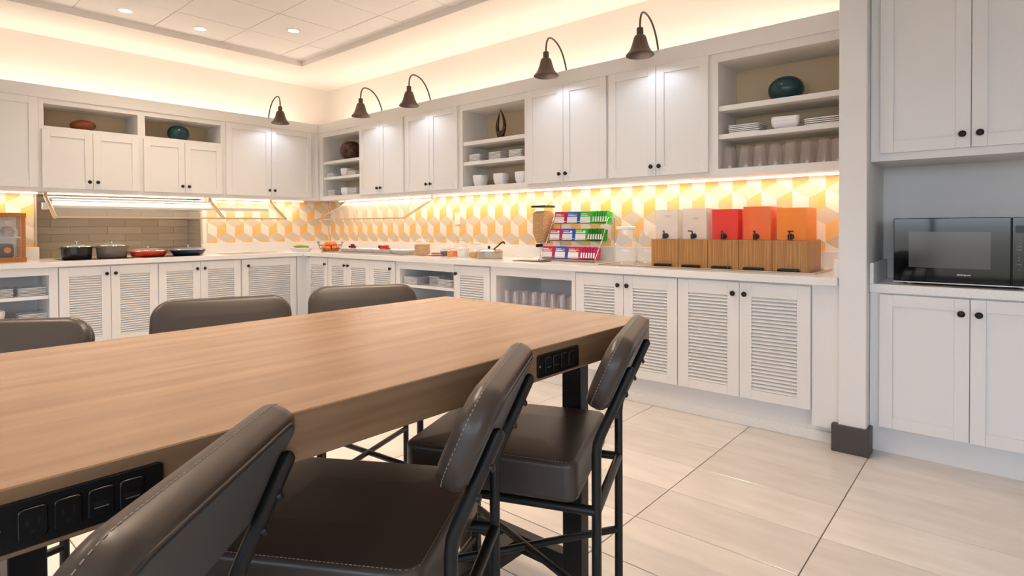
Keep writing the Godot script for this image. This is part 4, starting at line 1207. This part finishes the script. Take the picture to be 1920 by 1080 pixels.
	put(lp, "lid_knob", ball(0.013), "black_plastic", Vector3(-0.01, 0.085, 0))
	put(lp, "ladle", MB.new().tube([Vector3(0.05, 0.070, 0.03), Vector3(0.085, 0.105, 0.0), Vector3(0.115, 0.138, -0.02), Vector3(0.132, 0.145, -0.03), Vector3(0.140, 0.128, -0.035)], [0.005, 0.006, 0.007, 0.008, 0.009], 8).mesh(), "black_metal")
	solo("serving_mat", bm(0.30, 0.004, 0.12, 0.001), "black_plastic", Vector3(3.62, 0.907, 0.44), "flat dark mat in front of the snack rack", "mat")
	# cereal dispenser
	var cd := thing("cereal_jar", "tall clear cereal dispenser with black lid behind the snack rack", "dispenser", Vector3(3.505, 0.905, 0.14))
	put(cd, "container", pad(0.15, 0.15, 0.03, [Vector2(0.035, 0.13), Vector2(0.012, 0.19), Vector2(0.0, 0.21), Vector2(0.0, 0.435)], 6).mesh(), "acrylic")
	put(cd, "cereal", pad(0.142, 0.142, 0.03, [Vector2(0.032, 0.134), Vector2(0.012, 0.19), Vector2(0.0, 0.212), Vector2(0.0, 0.385), Vector2(0.03, 0.405)], 6).mesh(), "granola")
	put(cd, "lid", pad(0.162, 0.162, 0.03, [Vector2(0, 0.435), Vector2(0, 0.448), Vector2(0.01, 0.452)], 6).mesh(), "black_plastic")
	put(cd, "stand", pad(0.14, 0.14, 0.03, [Vector2(0, 0), Vector2(0.004, 0.012), Vector2(0.05, 0.03), Vector2(0.05, 0.13)], 6).mesh(), "white_metal")
	put(cd, "knob", MB.new().tube([Vector3(0, 0.115, 0.02), Vector3(0, 0.115, 0.085)], 0.014, 14).mesh(), "black_plastic")
	rack()
	# glass jugs
	for s in [["clear glass water jug with white lid, in front", Vector3(4.407, 0.9105, 0.34), 1.0], ["clear glass water jug with white lid, behind the other", Vector3(4.478, 0.9105, 0.155), 0.95]]:
		var t := thing("glass_jug", s[0], "jug", s[1], 0, "glass jugs")
		var k: float = s[2]
		var pr := [Vector2(0, 0), Vector2(0.058, 0), Vector2(0.075, 0.02), Vector2(0.092, 0.07), Vector2(0.094, 0.10), Vector2(0.084, 0.14), Vector2(0.066, 0.175), Vector2(0.060, 0.20), Vector2(0.060, 0.245)].map(func(p): return p * k)
		put(t, "glass", MB.new().lathe(pr, 32).mesh(), "jug_glass")
		put(t, "lid", MB.new().lathe([Vector2(0.0, 0.243), Vector2(0.064, 0.243), Vector2(0.072, 0.246), Vector2(0.072, 0.262), Vector2(0.066, 0.268), Vector2(0, 0.268)].map(func(p): return p * k), 32).mesh(), "acrylic" if k < 1.0 else "china")
	# tray and dispensers
	var tr := thing("drip_tray", "wide flat steel tray under the juice dispensers", "tray", Vector3(4.975, 0.905, 0.285))
	bar(tr, "tray_base", Vector3(-0.70, 0, -0.215), Vector3(0.70, 0.004, 0.215), "brushed")
	for q in [[-0.70, 0.203, 0.70, 0.215], [-0.70, -0.215, 0.70, -0.203], [-0.70, -0.203, -0.688, 0.203], [0.688, -0.203, 0.70, 0.203]]:
		bar(tr, "tray_rim", Vector3(q[0], 0.0, q[1]), Vector3(q[2], 0.009, q[3]), "champagne", 0.001)
	var kinds := [["white drink dispenser on a bamboo base, leftmost, oval mark high", "milk", 0.195], ["white drink dispenser on a bamboo base, second from left, oval mark lower", "milk", 0.20], ["drink dispenser with deep red juice on a bamboo base", "juice_red", 0.190], ["drink dispenser with clear orange juice on a bamboo base", "juice_orange", 0.202], ["drink dispenser with yellow juice on a bamboo base, rightmost", "juice_yellow", 0.190]]
	for k in 5:
		var t := thing("drink_dispenser", kinds[k][0], "dispenser", Vector3(4.742 + 0.1955 * k, 0.9095, 0.27), 0, "drink dispensers")
		bar(t, "base_box", Vector3(-0.0965, 0, -0.15), Vector3(0.0965, 0.182, 0.15), "bamboo", 0.002)
		var hx := 0.084
		var m := MB.new()
		for s in [-1.0, 1.0]:
			m.box(Vector3(s * (hx - 0.002), 0.182 + 0.12, 0), Vector3(0.004, 0.24, 0.25)).box(Vector3(0, 0.182 + 0.12, s * 0.123), Vector3(2 * hx, 0.24, 0.004))
		put(t, "tank", m.mesh(), "acrylic")
		bar(t, "tank_lid", Vector3(-hx - 0.003, 0.422, -0.128), Vector3(hx + 0.003, 0.430, 0.128), "acrylic")
		bar(t, "drink", Vector3(-hx + 0.005, 0.184, -0.118), Vector3(hx - 0.005, 0.184 + kinds[k][2], 0.118), kinds[k][1])
		put(t, "drip_pan", pad(0.115, 0.05, 0.012, [Vector2(0.003, 0), Vector2(0, 0.003), Vector2(0, 0.017), Vector2(0.002, 0.019), Vector2(0.006, 0.014)], 3).mesh(), "black_plastic", Vector3(0.0, 0.0, 0.178))
		var f := put(t, "tap", MB.new().tube([Vector3(0, 0.205, 0.123), Vector3(0, 0.205, 0.128), Vector3(0, 0.205, 0.150)], [0.0175, 0.0175, 0.011], 16).tube([Vector3(0, 0.186, 0.155), Vector3(0, 0.218, 0.155)], 0.0105, 14).mesh(), "black_plastic")
		put(f, "lever", MB.new().tube([Vector3(0, 0.216, 0.155), Vector3(0, 0.234, 0.155)], [0.004, 0.005], 10).tube([Vector3(-0.008, 0.235, 0.155), Vector3(0.0, 0.236, 0.160), Vector3([0.008, -0.022, 0.006, 0.008, 0.024][k], 0.237, 0.172)], [0.0035, 0.004, 0.0035], 8).mesh(), "black_plastic")
		if k < 2:
			var ring := []
			for j in 32:
				ring.append(Vector3(cos(TAU * j / 32) * 0.022, sin(TAU * j / 32) * 0.0085, 0))
			var y := 0.335 if k == 0 else 0.318
			var em := put(t, "oval_emblem", MB.new().tube(ring, 0.0006, 4, true).mesh(), "print_grey", Vector3(0.012, y, 0.1255))
			put(em, "emblem_mark", MB.new().tube([Vector3(-0.008, 0.0, 0), Vector3(-0.003, 0.002, 0), Vector3(0.002, -0.001, 0), Vector3(0.008, 0.002, 0)], 0.0012, 5).mesh(), "print_grey")
	# a wall socket among the tiles
	solo("wall_socket", bm(0.075, 0.115, 0.008, 0.002), "cream_tile", Vector3(2.33, 1.26, 0.010), "white wall socket plate on the patterned tiles", "socket")

func rack() -> void:
	var t := thing("snack_rack", "three-tier wire rack holding coloured snack packs", "rack", Vector3(3.625, 0.905, 0))
	var tiers := [[0.020, 0.33], [0.160, 0.23], [0.297, 0.16]]
	for s in [0.0, 0.522]:
		put(t, "side_wire", MB.new().tube([Vector3(s, 0.003, 0.05), Vector3(s, 0.003, 0.36), Vector3(s, 0.022, 0.345), Vector3(s, 0.162, 0.245), Vector3(s, 0.34, 0.155), Vector3(s, 0.34, 0.06), Vector3(s, 0.003, 0.05)], 0.003, 8).mesh(), "steel")
	for q in tiers:
		bar(t, "tier", Vector3(0.0, q[0] - 0.004, q[1] - 0.10), Vector3(0.522, q[0], q[1] + 0.012), "brushed", 0.001)
		put(t, "front_wire", MB.new().tube([Vector3(0, q[0] + 0.016, q[1] + 0.012), Vector3(0.522, q[0] + 0.016, q[1] + 0.012)], 0.002, 6).mesh(), "steel")
	var sets := [["pink", "blue", "pink", "pink", "bottom"], ["pink", "blue", "green", "dark_green", "middle"], ["pink", "blue", "green", "green", "top"]]
	var nm := {"pink": "pink", "blue": "blue", "green": "green", "dark_green": "dark green"}
	for r in 3:
		var y: float = 0.905 + tiers[r][0]
		var z: float = tiers[r][1]
		var h := 0.095
		for k in 3:
			var lab := "%s snack box with white lower half, %s on the %s tier" % [nm[sets[r][k]], ["first", "second", "third"][k], sets[r][4]]
			var o := thing("snack_box", lab, "box", Vector3(3.690 + 0.126 * k, y, z - 0.03), 6, "snack boxes on the rack")
			o.rotation_degrees.x = -9
			bar(o, "carton", Vector3(-0.058, 0, -0.022), Vector3(0.058, h, 0.022), sets[r][k], 0.001)
			bar(o, "label_panel", Vector3(-0.056, 0.004, 0.0215), Vector3(0.034, h * 0.55, 0.0228), "paper")
			bar(o, "print_line", Vector3(-0.050, h * 0.62, 0.0215), Vector3(0.012, h * 0.70, 0.0226), "paper")
			bar(o, "print_line", Vector3(-0.050, h * 0.76, 0.0215), Vector3(0.002, h * 0.82, 0.0226), "paper")
			put(o, "print_dot", MB.new().lathe([Vector2(0, 0), Vector2(0.011, 0), Vector2(0.011, 0.001), Vector2(0, 0.001)], 14).mesh(), "juice_yellow" if r != 1 else "paper", Vector3(0.022, h * 0.72, 0.0218), Vector3(90, 0, 0))
		for k in 6:
			var lab := "%s thin %s snack pack from the left, standing on edge on the %s tier" % [["first", "second", "third", "fourth", "fifth", "sixth"][k], nm[sets[r][3]], sets[r][4]]
			var o := thing("snack_pack", lab, "pack", Vector3(4.017 + 0.0225 * k, y, z - 0.03), 0, "thin snack packs on the %s tier" % sets[r][4])
			o.rotation_degrees.x = -9
			bar(o, "carton", Vector3(-0.0085, 0, -0.045), Vector3(0.0085, h * (1.0 if k % 2 else 0.97), 0.035), sets[r][3], 0.001)
			bar(o, "label_panel", Vector3(-0.0065, 0.010, 0.0345), Vector3(0.0065, h * 0.52, 0.0358), "paper")

# ---------------------------------------------------------------- the microwave niche
func niche() -> void:
	for u in [[5.944, "with the microwave on its counter", 5.985], [6.757, "right of the microwave cabinet", 6.775]]:
		var x0: float = u[0]
		var d0: float = u[2]
		var w := 0.811 if x0 < 6.0 else 0.76
		var t := thing("base_cabinet", "white shaker base cabinet " + u[1], "cabinet", Vector3(x0, 0, 0.112), 0, "cabinets of the microwave niche")
		bar(t, "body", Vector3(0, 0.14, 0), Vector3(w, 0.834, 0.426), "paint")
		door(t, d0 - x0, d0 - x0 + 0.365, 0.147, 0.829, 0.426, d0 - x0 + 0.333, 0.758)
		door(t, d0 - x0 + 0.365, d0 - x0 + 0.73, 0.147, 0.829, 0.426, d0 - x0 + 0.398, 0.758)
		bar(t, "toe_kick", Vector3(0, 0, 0), Vector3(w, 0.14, 0.37), "paint")
		t = thing("wall_cabinet", "tall white shaker wall cabinet " + ("above the microwave" if x0 < 6.0 else "at the right, beside the one above the microwave"), "cabinet", Vector3(x0, 0, 0.112), 0, "cabinets of the microwave niche")
		bar(t, "body", Vector3(0, 1.505, 0), Vector3(w, 2.50, 0.426), "paint")
		door(t, d0 - x0, d0 - x0 + 0.365, 1.541, 2.42, 0.426, d0 - x0 + 0.333, 1.606)
		door(t, d0 - x0 + 0.365, d0 - x0 + 0.73, 1.541, 2.42, 0.426, d0 - x0 + 0.398, 1.606)
	var c := thing("countertop", "pale quartz countertop carrying the microwave", "countertop")
	bar(c, "slab", Vector3(5.944, 0.835, 0.112), Vector3(7.517, 0.879, 0.563), "quartz", 0.002)
	bar(c, "side_upstand", Vector3(5.944, 0.879, 0.114), Vector3(5.962, 0.985, 0.560), "quartz", 0.001)
	bar(c, "upstand", Vector3(5.963, 0.879, 0.112), Vector3(7.517, 0.985, 0.130), "quartz", 0.001)
	var t := thing("microwave", "black glossy microwave oven standing in the niche", "microwave", Vector3(6.04, 0.879, 0.50))
	bar(t, "body", Vector3(0.002, 0.018, -0.36), Vector3(0.558, 0.331, -0.022), "black_plastic", 0.003)
	for p in [[0.06, -0.05], [0.50, -0.05], [0.06, -0.32], [0.50, -0.32]]:
		put(t, "foot", MB.new().lathe([Vector2(0, 0), Vector2(0.020, 0), Vector2(0.024, 0.006), Vector2(0.022, 0.018), Vector2(0, 0.018)], 18).mesh(), "brushed", Vector3(p[0], 0, p[1]))
	var d := bar(t, "door", Vector3(0.0, 0.016, -0.022), Vector3(0.455, 0.334, 0.0), "black_gloss", 0.003)
	var dc := Vector3(0.2275, 0.175, -0.011)
	var wn := bar(d, "window", Vector3(0.064, 0.089, -0.003) - dc, Vector3(0.382, 0.266, 0.0008) - dc, "window_mesh")
	wn.set_meta("label", "dark grey see-through window")
	var edge := bar(t, "bottom_edge", Vector3(0.0, 0.012, -0.022), Vector3(0.56, 0.016, 0.0), "brushed")
	edge.set_meta("label", "thin silver strip")
	var cp := bar(t, "control_panel", Vector3(0.457, 0.016, -0.022), Vector3(0.56, 0.334, 0.0), "black_gloss", 0.003)
	var cc := Vector3(0.5085, 0.175, -0.011)
	bar(cp, "display", Vector3(0.468, 0.262, 0.0) - cc, Vector3(0.552, 0.295, 0.0008) - cc, "panel_grey")
	for r in 10:
		for k in 3:
			var y: float = [0.245, 0.229, 0.214, 0.199, 0.184, 0.163, 0.149, 0.135, 0.117, 0.092][r]
			var hw: float = 0.0095 if r < 5 or r == 8 else 0.0028
			var x: float = 0.482 + 0.028 * k
			bar(cp, "key_print", Vector3(x - hw, y - 0.0028, 0.0) - cc, Vector3(x + hw, y + 0.0028, 0.0006) - cc, "print_grey")
	var tm := TextMesh.new()
	var fnt := SystemFont.new()
	fnt.font_names = PackedStringArray(["Droid Sans"])
	fnt.font_weight = 700
	fnt.font_italic = true
	tm.font = fnt
	tm.text = "Whirlpool"
	tm.font_size = 24
	tm.pixel_size = 0.00046
	tm.depth = 0.0006
	put(d, "lettering", tm, "print_white", Vector3(0.283, 0.058, 0.0005) - dc)
